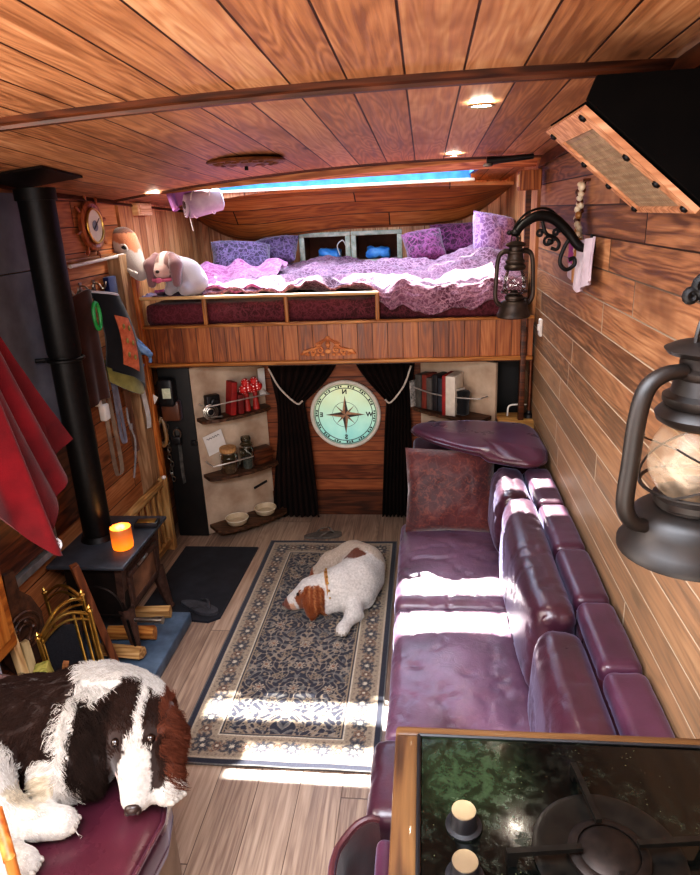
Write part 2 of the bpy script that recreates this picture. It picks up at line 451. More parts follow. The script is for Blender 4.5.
# ---------------------------------------------------------------- the setting
XL, XR, YB, YF, YN = -1.65, .58, -1.25, 4.0, 5.0
def zc(x, y): return 2.212-.042*(y-1.65)-(.024+.014*min(1., max(0., y-1.9)))*(x-.1)**2
SKX0, SKX1, SKY0, SKY1 = -1.36, .29, 3.70, 4.50
m = MB(); m.box((-.535, (YB+YF)/2+.05, -.03), (2.33, YF-YB+.2, .06)); struct(m.build('floor', FLOOR, smooth=False))
def ceil_patch(m, x0, x1, y0, y1, nu=24, nv=16):
    m.grid(lambda u, v: (x0+(x1-x0)*u, y0+(y1-y0)*v, zc(x0+(x1-x0)*u, y0+(y1-y0)*v)), nu, nv, thick=-.03)
m = MB(); ceil_patch(m, XL-.03, XR+.03, YB, SKY0, 26, 24)
ceil_patch(m, XL-.03, SKX0, SKY0, 5.05, 6, 12); ceil_patch(m, SKX1, XR+.03, SKY0, 5.05, 6, 12); ceil_patch(m, SKX0, SKX1, SKY1, 4.53, 10, 2)
struct(m.build('ceiling', CEIL))
# side walls
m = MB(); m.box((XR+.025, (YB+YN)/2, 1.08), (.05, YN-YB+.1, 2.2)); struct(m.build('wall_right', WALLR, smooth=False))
m = MB(); m.box((XL-.025, (YB+YN)/2, 1.08), (.05, YN-YB+.1, 2.2)); struct(m.build('wall_left', WALLL, smooth=False))
m = MB(); m.box((-.535, YB-.02, 1.1), (2.33, .04, 2.3)); struct(m.build('wall_back', BULK, smooth=False))
# bulkhead under the bed, with the round hole for the compass window
CWX, CWZ, CWR = -.505, .69, .212
def ring_wall(m, y, x0, x1, z0, z1, cx, cz, r, th, n=64):
    inn = []; out = []
    for k in range(n):
        a = 2*PI*k/n; dx, dz = math.cos(a), math.sin(a)
        tx = ((x1-cx)/dx if dx > 0 else (x0-cx)/dx) if abs(dx) > 1e-9 else 1e9
        tz = ((z1-cz)/dz if dz > 0 else (z0-cz)/dz) if abs(dz) > 1e-9 else 1e9
        t = min(tx, tz); inn.append((cx+r*dx, cz+r*dz)); out.append((cx+t*dx, cz+t*dz))
    vs = [(x, y, z) for x, z in inn]+[(x, y, z) for x, z in out]+[(x, y+th, z) for x, z in inn]+[(x, y+th, z) for x, z in out]
    fs = []
    for k in range(n):
        j = (k+1) % n
        fs += [(k, j, n+j, n+k), (2*n+k, 3*n+k, 3*n+j, 2*n+j), (k, 2*n+k, 2*n+j, j)]
    m.add(vs, fs)
m = MB(); ring_wall(m, YF, XL, XR, 0, 1.12, CWX, CWZ, CWR-.004, .03); struct(m.build('wall_front', BULK, smooth=False))
m = MB(); m.box((-.535, YF-.012, .085), (2.2, .024, .17)); struct(m.build('baseboard_front', DARKW, smooth=False))
# far wall over the bed, two cubby windows cut through
FW = [(-.885, -.56), (-.505, -.185)]; FZ0, FZ1 = 1.565, 1.735
m = MB(); y = YN+.02
def fw(x0, x1, z0, z1): m.box(((x0+x1)/2, y, (z0+z1)/2), (x1-x0, .04, z1-z0))
fw(XL, FW[0][0], 1.1, 2.2); fw(FW[0][1], FW[1][0], 1.1, 2.2); fw(FW[1][1], XR, 1.1, 2.2)
for a, b in FW: fw(a, b, 1.1, FZ0); fw(a, b, FZ1, 2.2)
struct(m.build('wall_far', LUTW, smooth=False))
NICHE = plain('niche_brown', '5a3420', '7a4a30', .7, 0, 12); CREAMP = plain('weathered_cream_paint', '8f9a80', 'd8d6bc', .6, 0, 22, .1)
for i, (a, b) in enumerate(FW):
    m = MB(); c = (a+b)/2; w = b-a
    m.box((c, YN+.30, 1.65), (w+.04, .02, .24)); m.box((c, YN+.17, FZ0-.01), (w+.04, .26, .02)); m.box((c, YN+.17, FZ1+.01), (w+.04, .26, .02))
    m.box((a-.01, YN+.17, 1.65), (.02, .26, .2)); m.box((b+.01, YN+.17, 1.65), (.02, .26, .2))
    o = struct(m.build('window_%d' % (i+1), NICHE, smooth=False))
    m = MB()
    for (x0, x1, z0, z1) in ((a-.025, b+.025, FZ1, FZ1+.03), (a-.025, b+.025, FZ0-.03, FZ0), (a-.025, a+.012, FZ0, FZ1), (b-.012, b+.025, FZ0, FZ1)):
        m.box(((x0+x1)/2, YN-.008, (z0+z1)/2), (x1-x0, .03, z1-z0), b=.006)
    m.build('window_frame', CREAMP, o)
# vertical boards lining both ends of the sleeping berth
LUTS = planks('berth_side_boards', 'Y', 'Z', .088, ('945c36', 'bd8656', 'd8a878'), groove='4a2812', gw=.035, length=5., joint=False, knots=.6)
m = MB(); m.box((XR-.008, 4.31, 1.7), (.016, 1.38, .80)); struct(m.build('wall_berth_right', LUTS, smooth=False))
m = MB(); m.box((XL+.008, 4.31, 1.68), (.016, 1.38, .74)); struct(m.build('wall_berth_left', LUTS, smooth=False))
# the curved roof panel that drops to the far wall beyond the skylight
VX = np.linspace(XL, XR, 60); VZ = np.interp(VX, [-1.66, -1.50, -1.36, -1.24, -1.10, -.90, -.54, -.10, .10, .25, .38, .48, .58], [1.93, 1.82, 1.755, 1.735, 1.745, 1.775, 1.80, 1.80, 1.80, 1.82, 1.88, 1.95, 2.03])
for _ in range(3): VZ[1:-1] = (VZ[:-2]+2*VZ[1:-1]+VZ[2:])/4
def vault(u, v):
    x = XL+.02+(XR-XL-.04)*u; e = (x+.5)/1.05
    zb = float(np.interp(x, VX, VZ)); zt = 2.055-.02*e*e
    y = 4.53+.40*v; b = math.sin(v*PI/2)
    z = zt+(zb-zt)*(1-math.cos(v*PI/2))**.85
    return (x, y, z-.0*b)
m = MB(); m.grid(vault, 40, 14, thick=.02); struct(m.build('ceiling_vault', VAULT))
# roof-light: blue painted lining, cream lip, cross bars
BLUEP = plain('roof_light_blue_paint', '1c5c92', '3880b4', .45, 0, 14, .03); CREAML = plain('cream_lip', 'd8c09c', 'e8d8b8', .5, 0, 20)
m = MB(); cx = (SKX0+SKX1)/2; w = SKX1-SKX0
m.box((cx, SKY1+.012, 2.125), (w, .025, .12)); m.box((cx, SKY0-.012, 2.20), (w, .025, .10))
for x in (SKX0, SKX1): m.box((x, (SKY0+SKY1)/2, 2.17), (.025, SKY1-SKY0, .16))
o = struct(m.build('window_3', BLUEP, smooth=False))
m = MB(); m.box((cx, SKY1+.006, 2.058), (w+.05, .045, .018), b=.004); m.build('sill_lip', CREAML, o)
m = MB(); m.box((cx, 4.02, 2.19), (w, .115, .02)); m.box((cx, 4.245, 2.19), (w, .02, .02))
m.build('cross_bar', BLUEP, o, smooth=False)
HEADW = wood('header_board', ('7e4526', 'b5713f', 'd59a63'), 'X', .45)
# sloped header board between the second beam and the roof-light
m = MB(); m.add([(XL, 3.63, 2.02), (XR, 3.63, 2.125), (XR, 3.70, 2.075), (SKX1, 3.70, 2.075), (SKX0, 3.70, 2.055), (XL, 3.70, 2.03), (XL, 3.63, 2.16), (XR, 3.63, 2.19), (XR, 3.70, 2.2), (XL, 3.70, 2.16)],
    [(0, 1, 2, 3, 4, 5), (6, 9, 8, 7), (0, 6, 7, 1), (5, 4, 3, 2, 8, 9), (0, 5, 9, 6), (1, 7, 8, 2)])
struct(m.build('trim_7', HEADW, smooth=False))
# ceiling beams
def beam(name, y, yw, zh, mat, x0=XL, x1=XR):
    m = MB(); n = 28; prof = [(-yw/2, 0), (-yw/2, -zh*.55), (-yw*.30, -zh*.72), (-yw*.22, -zh), (yw*.22, -zh), (yw*.30, -zh*.72), (yw/2, -zh*.55), (yw/2, 0)]
    m.grid(lambda u, v: (x0+(x1-x0)*u, y+prof[int(round(v*7))][0], zc(x0+(x1-x0)*u, y)+.004+prof[int(round(v*7))][1]), n, 7)
    return struct(m.build(name, mat, angle=25))
beam('trim_1', 1.82, .055, .030, DARKW); beam('trim_2', 3.62, .030, .014, DARKW)
# cornice strips along the walls
m = MB(); m.grid(lambda u, v: (XR-.004-.016*(v > .5), YB+(3.62-YB)*u, zc(XR, YB+(3.62-YB)*u)-.003-.055*(v > .5)), 20, 1, thick=.006); struct(m.build('trim_3', DARKWY))
m = MB(); m.grid(lambda u, v: (XL+.004+.016*(v > .5), YB+(5-YB)*u, zc(XL, YB+(5-YB)*u)-.004-.02*(v > .5)), 20, 1, thick=.006); struct(m.build('trim_4', DARKWY))
# left wall: ledge strip under the top boards
m = MB(); m.box((XL+.012, 3.18, 1.735), (.024, .95, .028), b=.006); struct(m.build('trim_5', OAKY))
# wide tan lining board at the foot of the berth, left
TAN = wood('tan_board', ('8a6a4a', 'a88462', 'bc9c78'), 'Z', .5)
m = MB(); m.box((XL+.035, 3.49, .87), (.07, .13, 1.74)); struct(m.build('trim_6', TAN, smooth=False))

# compass window (round leaded pane, back lit by the daylight in the cab)
def cmat():
    t = NT('compass_glass'); co = t.sep(t.obj()); r = t.math('SQRT', t.math('ADD', t.math('MULTIPLY', co[0], co[0]), t.math('MULTIPLY', co[2], co[2])))
    f = t.noise(t.obj(), 9., 4); g = t.rng(co[2], -.2, .2)
    c = t.mix(g, 'b8dcd2', 'ece4c4'); c = t.mix(t.rng(f, .3, .7, 0., .5), c, 'e8f2e0')
    t.set(c, .25, trans=0., spec=.5); tl = t.n('ShaderNodeBsdfTranslucent'); t.put(tl.inputs[0], c); mx = t.n('ShaderNodeMixShader'); mx.inputs[0].default_value = .75
    t.t.links.new(t.b.outputs[0], mx.inputs[1]); t.t.links.new(tl.outputs[0], mx.inputs[2]); t.t.links.new(mx.outputs[0], t.out.inputs[0]); return t.m
cw = thing('window_4', 'round compass-rose window of pale backlit glass in the bulkhead under the bed', 'window', (CWX, YF-.012, CWZ)); del cw['category']; cw['kind'] = 'structure'
def disc(m, r, y, n=64): m.lathe([(r, -.003), (r, .003), (0, .003)] if False else [(0, -.003), (r, -.003), (r, .003), (0, .003)], (0, y, 0), n, RX(PI/2))
m = MB(); disc(m, CWR-.012, .0); m.build('pane', cmat(), cw, local=True)
RIMW = plain('cream_rim', 'd8cfc0', 'f0e8da', .5, 0, 30); INK = plain('compass_ink', '2e2a28', '463e38', .6, 0, 50); ROSEB = plain('compass_sienna', '9a6a4c', 'c49a78', .6, 0, 50); ROSEL = plain('compass_cream', 'd8c8a8', 'e8dcc0', .6, 0, 50)
m = MB(); m.tube(arc((0, -.006, 0), CWR, 0, 2*PI, 72)[:-1], .0125, 8, closed=True); m.build('window_frame', RIMW, cw, local=True)
def flat(m, poly, y, th=.0015):
    m.prism([(p[0], p[1]) for p in poly], th, RX(PI/2), (0, y, 0))
m = MB(); yk = -.0045
for r in (CWR-.018, CWR-.040): m.tube(arc((0, yk, 0), r, 0, 2*PI, 90)[:-1], .0024, 5, closed=True)
for k in range(72):                         # broken degree band between the rings
    a = 2*PI*k/72
    if (k*7) % 5 in (0, 2, 3):
        a2 = a+2*PI/72*.62; r0, r1 = CWR-.036+.004*(k % 2), CWR-.023
        flat(m, [(r0*math.cos(a), r0*math.sin(a)), (r1*math.cos(a), r1*math.sin(a)), (r1*math.cos(a2), r1*math.sin(a2)), (r0*math.cos(a2), r0*math.sin(a2))], yk)
for r in (.082,): m.tube(arc((0, yk, 0), r, 0, 2*PI, 60)[:-1], .0011, 5, closed=True)
for k in range(8):                          # dark half of each point
    a = PI/2+k*PI/4; L = .125 if k % 2 == 0 else .085; wd = .026 if k % 2 == 0 else .018
    b = a-PI/4 if k % 2 == 0 else a-PI/8
    flat(m, [(0, 0), (wd*math.cos(b), wd*math.sin(b)), (L*math.cos(a), L*math.sin(a))], yk-.001)
m.build('compass_rose', INK, cw, local=True)
m = MB()
for k in range(8):
    a = PI/2+k*PI/4; L = .125 if k % 2 == 0 else .085; wd = .026 if k % 2 == 0 else .018
    b = a+PI/4 if k % 2 == 0 else a+PI/8
    flat(m, [(0, 0), (wd*math.cos(b), wd*math.sin(b)), (L*math.cos(a), L*math.sin(a))], yk-.0012)
m.build('rose_light_half', ROSEB, cw, local=True)
def text_mesh(body, size, mat, name, parent, M, ext=.0006):
    """lettering turned into a mesh; M places local xy text"""
    cu = bpy.data.curves.new(name, 'FONT'); cu.body = body; cu.size = size; cu.align_x = 'CENTER'; cu.align_y = 'CENTER'; cu.extrude = ext; cu.offset = .0016
    ob = bpy.data.objects.new(name, cu); COL.objects.link(ob)
    dg = bpy.context.evaluated_depsgraph_get(); me = bpy.data.meshes.new_from_object(ob.evaluated_get(dg)); bpy.data.objects.remove(ob)
    me.transform(M); o = bpy.data.objects.new(name, me); COL.objects.link(o); me.materials.clear(); me.materials.append(mat)
    if parent is not None: o.parent = parent
    return o
for ch, (x, z) in (('N', (0, .149)), ('S', (0, -.149)), ('W', (.152, 0)), ('E', (-.152, 0))):   # reads mirrored from inside, as in the photo
    M = Matrix.Translation((x, yk-.002, z)) @ Matrix.Rotation(PI/2, 4, 'X') @ Matrix.Diagonal((-1, 1, 1, 1))
    text_mesh(ch, .040, INK, 'compass_letter', cw, M)

# ---------------------------------------------------------------- light and camera
w = bpy.data.worlds.new('sky'); scene.world = w; w.use_nodes = True; nt = w.node_tree
bg = nt.nodes['Background']; bg.inputs[0].default_value = lin('8ebcec'); bg.inputs[1].default_value = 1.0
def lamp(name, typ, loc, energy, col=(1,1,1), rot=(0,0,0), size=None, sy=None, **kw):
    d = bpy.data.lights.new(name, typ); d.energy = energy; d.color = col
    if size and typ == 'AREA':
        d.size = size
        if sy: d.shape = 'RECTANGLE'; d.size_y = sy
    elif size: d.shadow_soft_size = size
    for k, v in kw.items(): setattr(d, k, v)
    o = bpy.data.objects.new(name, d); COL.objects.link(o); o.location = loc; o.rotation_euler = rot; return o
sun = lamp('sun', 'SUN', (0, 8, 8), 30., (1., .95, .88)); sun.data.angle = .012
sun.rotation_euler = Vector((.2, -.92, -1)).to_track_quat('-Z', 'Y').to_euler()
lamp('front_roof_light_sky', 'AREA', ((SKX0+SKX1)/2, 4.1, 2.25), 30., (.66, .80, 1.), (0, 0, 0), 1.6, .75)
lamp('rear_overhead_fill', 'AREA', (-.45, .35, 2.17), 60., (.84, .9, 1.), (0, 0, 0), 1.3, .9)  # added fill above the camera; no roof opening is built here
lamp('rear_fill', 'AREA', (-.55, YB+.06, 1.15), 62., (1., .92, .84), (PI/2+.25, 0, 0), 1.8, 1.6)  # added fill from behind the camera; the back wall has no door
lamp('left_fill', 'AREA', (XL+.04, .75, 1.35), 22., (1., .93, .86), (0, -PI/2, 0), .7, .9)  # added fill from the left; this wall has no window
cam_d = bpy.data.cameras.new('camera'); cam = bpy.data.objects.new('camera', cam_d); COL.objects.link(cam); scene.camera = cam
cam_d.sensor_fit = 'HORIZONTAL'; cam_d.sensor_width = 36; cam_d.lens = 663.9*36/700; cam_d.clip_start = .02
ya, pi_, ro = .120587, .327491, -.047034
F_ = Vector((-math.sin(ya)*math.cos(pi_), math.cos(ya)*math.cos(pi_), -math.sin(pi_))); R_ = Vector((math.cos(ya), math.sin(ya), 0)); U_ = R_.cross(F_)
R2 = R_*math.cos(ro)+U_*math.sin(ro); U2 = U_*math.cos(ro)-R_*math.sin(ro)
M = Matrix((R2, U2, -F_)).transposed().to_4x4(); M.translation = (0, 0, 1.9); cam.matrix_world = M
lamp('cab_daylight', 'AREA', (CWX, 4.75, .85), 6., (.92, 1., .98), (-PI/2, 0, 0), .9, .7)
scene.view_settings.view_transform = 'Standard'; scene.view_settings.look = 'None'
for _lk in ('Medium High Contrast',):
    try: scene.view_settings.look = _lk
    except Exception: pass
if True: pass; scene.view_settings.exposure = .55
scene.cycles.use_denoising = True; scene.cycles.max_bounces = 8; scene.cycles.transparent_max_bounces = 12
scene.cycles.sample_clamp_indirect = 6.
# ---------------------------------------------------------------- the raised bed
BY = 3.57
bed = thing('raised_bed', 'built-in raised bed with orange board front spanning the van over the dark curtains', 'bed', (-.53, BY, 1.1))
m = MB(); m.box((-.535, 4.29, 1.112), (2.2, 1.42, .02)); m.build('slat_base', DARKW, bed, smooth=False)
m = MB(); m.box((-.535, BY+.012, 1.228), (2.2, .024, .215)); m.build('front_board', BEDW, bed, smooth=False)
m = MB(); m.box((-.535, BY-.006, 1.339), (2.2, .05, .014), b=.005); m.build('ledge', OAK, bed)
m = MB(); m.box((-.535, BY-.004, 1.124), (2.2, .045, .02), b=.006); m.build('bottom_rail', OAK, bed)
m = MB(); m.tube([(-1.575, BY-.008, 1.497), (-.25, BY-.008, 1.488)], .0095, 8); m.build('guard_rail', PINEX, bed)
for x in (-1.20, -.745, -.252):
    m = MB(); m.box((x, BY-.006, 1.418), (.022, .018, .15), b=.004); m.build('rail_post', OAKZ, bed)
m = MB(); m.box((-1.585, BY-.012, .865), (.052, .05, 1.73), b=.006); m.build('corner_post', ORANGEW, bed)
m = MB(); m.box((.515, BY-.01, 1.02), (.03, .035, .54), b=.004); m.build('corner_post', DARKW, bed)
# carved crest on the front board
m = MB(); cx, cz, y = -.53, 1.20, BY-.004
def scroll(m, x, z, r0, sg, turns, rad, a0=0):
    pts = []; n = 26
    for i in range(n+1):
        t = i/n; a = a0+sg*turns*2*PI*t; r = r0*(1-.82*t); pts.append((x+r*math.cos(a), y, z+r*math.sin(a)))
    m.tube(pts, [rad*(1-.45*i/n) for i in range(n+1)], 7)
for sg in (-1, 1):
    for (dx, dz, r, t, a0) in ((.045, -.012, .020, 1.4, .5), (.085, -.020, .018, 1.4, 1.2), (.125, -.026, .014, 1.3, .4), (.055, .022, .015, 1.2, 2.)):
        scroll(m, cx+sg*dx, cz+dz, r, sg, t, .006, a0 if sg > 0 else PI-a0)
    m.tube(spline([(cx, y, cz+.05), (cx+sg*.03, y, cz+.035), (cx+sg*.07, y, cz-.002), (cx+sg*.11, y, cz-.012), (cx+sg*.152, y, cz-.036)], 5), [.008]*20+[.004], 7)
    for k in range(4): m.ball((cx+sg*(.03+.028*k), y, cz-.037+.0*k), (.011, .006, .008))
m.ball((cx, y, cz+.048), (.016, .009, .016)); m.ball((cx, y, cz+.018), (.013, .008, .02)); m.ball((cx, y, cz-.02), (.018, .008, .014))
m.build('carved_crest', wood('crest_wood', ('a0562a', 'c87e48', 'e0a068'), 'X', .6), bed)

# printed bedding fabrics
def print_cloth(name, ground, mid, light, scale=1., sheen=.3, amount=.6):
    t = NT(name); v = t.obj()
    ds = t.noise(v, 9.*scale, 3); q = t.n('ShaderNodeVectorMath', operation='ADD'); t.put(q.inputs[0], v)
    q2 = t.n('ShaderNodeTexNoise'); t.put(q2.inputs['Vector'], v); q2.inputs['Scale'].default_value = 14*scale; q2.inputs['Detail'].default_value = 2
    q3 = t.n('ShaderNodeVectorMath', operation='SCALE'); t.put(q3.inputs[0], q2.outputs['Color']); q3.inputs['Scale'].default_value = .07/scale; t.put(q.inputs[1], q3.outputs[0])
    e = t.voro(q.outputs[0], 21.*scale, 'DISTANCE_TO_EDGE'); f1 = t.voro(q.outputs[0], 34.*scale)
    big = t.noise(v, 2.4*scale, 3)
    c = t.mix(t.rng(big, .38, .62), ground, mid)
    c = t.mix(t.math('MULTIPLY', t.rng(e, .13, .03), amount), c, light)
    ring = t.math('ABSOLUTE', t.math('SUBTRACT', f1, .33)); c = t.mix(t.math('MULTIPLY', t.rng(ring, .11, .03), amount*.8), c, light)
    fine = t.noise(v, 90.*scale, 3); c = t.mix(t.math('MULTIPLY', t.rng(fine, .5, .66), .4), c, light)
    t.set(c, .8, spec=.25, sheen=sheen); t.bump(t.noise(v, 60., 4), .3, .004); return t.m
DUVET = print_cloth('duvet_print', '4e2238', '74485e', 'b48c9e', 1.5, .2, .5)
SHEETD = print_cloth('maroon_sheet', '3a1418', '541e26', '7a3a48', 1.3, .2, .35)
PILM = print_cloth('magenta_pillow_print', '300c24', '541a3e', '8a4470', 1.4)
PILL = print_cloth('lilac_pillow_print', '744a74', '946490', 'c8a0c0', 1.4)
PILD = print_cloth('aubergine_pillow_print', '221428', '3a223e', '70587a', 1.5)
PINKB = print_cloth('pink_throw', '8a3a68', 'ac5c8c', 'd094b8', .8, .2, .4)
# mattress: maroon sheeted, swelling between the rail posts
def mdisp(p, n):
    d = (.008*fbm(p.x*6, p.z*9, p.y*6)+.010*abs(fbm(p.x*13, p.z*13, p.y*5, 3)))*(1 if n.y < -.3 else .2)
    if n.y < -.5:
        for a, b in ((-1.56, -1.20), (-1.20, -.745), (-.745, -.252), (-.252, .50)):
            c = (a+b)/2+.535; h = (b-a)/2
            if abs(p.x-c) < h: d += .014*(1-((p.x-c)/h)**2)-.006
    return d
m = MB(); m.rbox((-.535, 4.28, 1.392), (2.08, 1.33, .13), .05, 3, None, mdisp)
tag(m.build('mattress', SHEETD), 'mattress in a dark maroon patterned sheet bulging behind the bed guard rail', 'mattress')
# rumpled duvet lying on it, falling over the front at the right end
def dz(x, y):
    r = abs(fbm(x*2.3+3, y*2.9, 1.3, 4)); f = fbm(x*5.2, y*6.4, 4.1, 4)
    z = 1.502+.055*r+.030*f+.022*abs(fbm(x*7+y*3, y*5-x*2, 8, 3))+.05*sst(3.85, 4.5, y)*(.6+.7*fbm(x*1.7, y*2., 9, 2))
    z += .012*(1-abs(math.sin((x*9+y*14+2*fbm(x*2, y*2, 5)))))
    z += .06*math.exp(-((x-.38)/.22)**2-((y-3.95)/.3)**2)+.05*math.exp(-((x+.15)/.3)**2-((y-4.3)/.25)**2)+.09*math.exp(-((x-.40)/.22)**2-((y-4.35)/.35)**2)
    return z
def duvet(u, v):
    x = -1.22+1.74*u; y0 = 3.605+.04*abs(fbm(x*3, 0, 7))
    if v < .22 and True:
        # hanging flap over the front edge, only towards the right end
        w = sst(-.30, -.16, x)*(1-.55*sst(.42, .52, x)); t = (.22-v)/.22
        ripple = .016*math.sin(x*34+t*5+3*fbm(x*5, t*2, 2))*t+.014*fbm(x*9+t*2, t*4, 3)+.012*abs(fbm(x*14+t*9, t*5, 6, 3))
        depth = .150*w*(1-.25*abs(math.sin(x*4.0)))
        yy = y0-.040*w*math.sin(min(1, t*2)*PI/2)-ripple*w-.012*w
        zz = dz(x, y0)-depth*t
        if w < .02: yy = y0+.004*t; zz = dz(x, y0)-.012*t
        return (x, yy, max(zz, 1.352))
    t = (v-.22)/.78; y = y0+(4.93-y0)*t
    e = min(1., t*9)
    return (x, y, dz(x, y)-.02*(1-e)*0)
m = MB(); m.grid(duvet, 120, 84, thick=.012)
tag(m.build('duvet', DUVET), 'rumpled purple and lilac printed duvet spread across the raised bed', 'duvet')
def pillow_mb(w, h, t, seed=0, n=22):
    m = MB()
    def f(sg):
        def g(u, v):
            a, b = 2*u-1, 2*v-1; e = (max(0, 1-abs(a)**2.6)*max(0, 1-abs(b)**2.6))**.42
            pin = 1-.06*(1-abs(a)**2)*0-.05*(a*a*(1-b*b)+b*b*(1-a*a))*0
            x = a*w/2*(1-.07*(1-b*b)*abs(a)**3*-1*0-.06*(1-abs(b))*abs(a)**4); y = b*h/2*(1-.06*(1-abs(a))*abs(b)**4)
            z = sg*t/2*e*(1+.22*fbm(a*1.6+seed, b*1.6, seed, 3))+.006*fbm(a*5, b*5, seed+3)*e
            return (x, y, z)
        return g
    m.grid(f(1), n, n); k = len(m.v); m2 = MB(); m2.grid(f(-1), n, n); m.add(m2.v, [q[::-1] for q in m2.f]); return m
def pillow(name, loc, rot, size, mat, label, cat='pillow', group=None, seed=0, parent=None):
    m = pillow_mb(*size, seed=seed); o = m.build(name, mat, parent, local=True)
    o.location = loc; o.rotation_euler = rot
    return tag(o, label, cat, group) if parent is None else o
pillow('bed_pillow', (-1.22, 4.50, 1.63), (.9, .1, .35), (.40, .26, .16), PILD, 'dark aubergine printed pillow at the left of the bed, behind the pink blanket', seed=1)
pillow('bed_pillow', (-1.06, 4.78, 1.66), (.8, -.1, -.2), (.36, .22, .15), PILD, 'small purple printed pillow at the far left of the bed, behind the aubergine one', seed=2)
pillow('bed_pillow', (.0, 4.50, 1.66), (.9, -.12, .2), (.26, .25, .15), PILM, 'dark magenta pillow right of the two framed cubbies, the nearer of the magenta pillows', seed=3)
pillow('bed_pillow', (.24, 4.78, 1.69), (1.15, 0, -.1), (.42, .22, .15), PILM, 'dark magenta pillow tucked in the far right corner of the bed', seed=4)
pillow('bed_pillow', (.43, 4.34, 1.69), (1.2, .2, .5), (.30, .34, .16), PILL, 'lilac pink printed pillow propped at the right end of the bed by the hanging lantern', seed=5)
def blanket(u, v):
    x = -1.50+.62*u; y = 3.64+.72*v; return (x, y, 1.522+.05*abs(fbm(x*4, y*4, 2))+.012*math.sin(x*30+y*10)+.03*sst(.5, 1, v)+.05*sst(3.75, 4.3, y))
m = MB(); m.grid(blanket, 40, 36, thick=.014); tag(m.build('pink_blanket', PINKB), 'pink blanket crumpled on the left of the bed under the plush rabbit', 'blanket')
def thr(u, v):
    x = -1.58+.26*u; y = 3.61+.2*v; return (x, y, 1.495+.035*abs(fbm(x*9, y*9, 5)))
m = MB(); m.grid(thr, 20, 16, thick=.012); tag(m.build('patterned_cloth', PILD), 'small dark patterned cloth bunched at the left end of the bed beside the post', 'cloth')

# plush toys at the left end
t = NT('plush'); a = t.n('ShaderNodeAttribute', attribute_name='paint'); t.set(a.outputs['Color'], .95, spec=.1, sheen=.6); t.bump(t.noise(t.obj(), 220., 3), .5, .004); PLUSH = t.m
def L3(h): return np.array(lin(h)[:3])
# rabbit: sits on the blanket, head to the left of frame, long ears hanging
RL = (-1.37, 3.66, 1.54)
rab = thing('plush_rabbit', 'grey and white plush rabbit with long pink ears sitting on the pink blanket', 'soft toy', RL)
hx, hy, hz = -1.405, 3.615, 1.672
pr = [('e', (-1.31, 3.68, 1.60), (.085, .075, .088)), ('c', (-1.35, 3.67, 1.63), (-1.39, 3.64, 1.66), .07, .06), ('e', (hx, hy, hz), (.064, .06, .064)),
      ('c', (hx-.01, hy-.04, hz-.02), (hx-.012, hy-.075, hz-.035), .036, .03), ('c', (-1.28, 3.63, 1.55), (-1.30, 3.57, 1.535), .04, .03), ('c', (-1.38, 3.62, 1.56), (-1.39, 3.575, 1.535), .032, .026), ('e', (-1.25, 3.66, 1.56), (.05, .05, .05))]
def rcol(V):
    C = np.tile(L3('a8a0a6'), (len(V), 1)); d = np.linalg.norm(V-np.array((hx, hy, hz)), axis=1); top = (d < .085)
    C[top] = L3('8a6a66'); mz = np.linalg.norm(V-np.array((hx-.012, hy-.07, hz-.035)), axis=1) < .052; C[mz] = L3('d8b8b0')
    blaze = top & (np.abs(V[:, 0]-hx) < .014) & (V[:, 2] > hz); C[blaze] = L3('dccac6'); return C
sdf_obj('body', pr, .018, .009, PLUSH, rab, colour=rcol)
for sg, tilt in ((-1, .3), (1, -.2)):
    q = [('c', (hx+sg*.045, hy-.02, hz+.045), (hx+sg*.072, hy-.05, hz-.0), .022, .03), ('c', (hx+sg*.072, hy-.05, hz), (hx+sg*.070, hy-.06, hz-.095), .031, .024)]
    sdf_obj('ear', q, .01, .008, PLUSH, rab, colour=lambda V: np.tile(L3('8a686c'), (len(V), 1)))
m = MB()
for sg in (-1, 1): m.ball((hx+sg*.030, hy-.052, hz+.008), .0085)
m.build('eye', BLACKP, rab); m = MB(); m.ball((hx-.013, hy-.104, hz-.03), (.011, .008, .009)); m.build('nose', BLACKP, rab)
m = MB(); m.tube(arc((hx-.01, hy-.05, hz-.075), .05, PI*1.0, PI*2.0, 12, 'xy'), .010, 8); m.ball((hx-.012, hy-.11, hz-.075), (.02, .014, .015)); m.build('neck_bow', plain('pink_bow', 'c05878', 'd87898', .8), rab)
# horse-like white head with round dark eye lying over the corner post
hh = thing('plush_horse_head', 'white and tan plush head with one round dark eye at the left bed post', 'soft toy', (-1.60, 3.60, 1.66))
pr = [('c', (-1.625, 3.60, 1.80), (-1.56, 3.575, 1.67), .064, .05), ('c', (-1.62, 3.60, 1.80), (-1.61, 3.60, 1.74), .07, .07), ('c', (-1.59, 3.565, 1.70), (-1.53, 3.55, 1.632), .05, .036)]
def hcol(V):
    C = np.tile(L3('b4aaa6'), (len(V), 1)); a = V[:, 2]+V[:, 0]*.5; C[a > .985+.012*np.sin(V[:, 1]*90)] = L3('b87858'); C[(V[:, 2] > 1.845)] = L3('5a3428'); return C
sdf_obj('head', pr, .016, .008, PLUSH, hh, colour=hcol)
m = MB(); m.lathe([(.0, -.004), (.021, -.002), (.021, .004), (.012, .008), (0, .009)], (-1.598, 3.528, 1.765), 18, RX(PI/2)); m.build('eye', BLACKP, hh)
m = MB(); m.tube(arc((-1.598, 3.526, 1.765), .024, 0, 2*PI, 20)[:-1], .005, 6, closed=True); m.build('eye_rim', plain('white_felt', 'd8d2cc', 'ece8e4', .9), hh)
m = MB(); m.tube(spline([(-1.64, 3.53, 1.705), (-1.60, 3.515, 1.672), (-1.565, 3.508, 1.65), (-1.53, 3.51, 1.632)], 6), .012, 8); m.build('bridle', plain('silver_cord', '9a9490', 'c8c4c0', .5), hh)
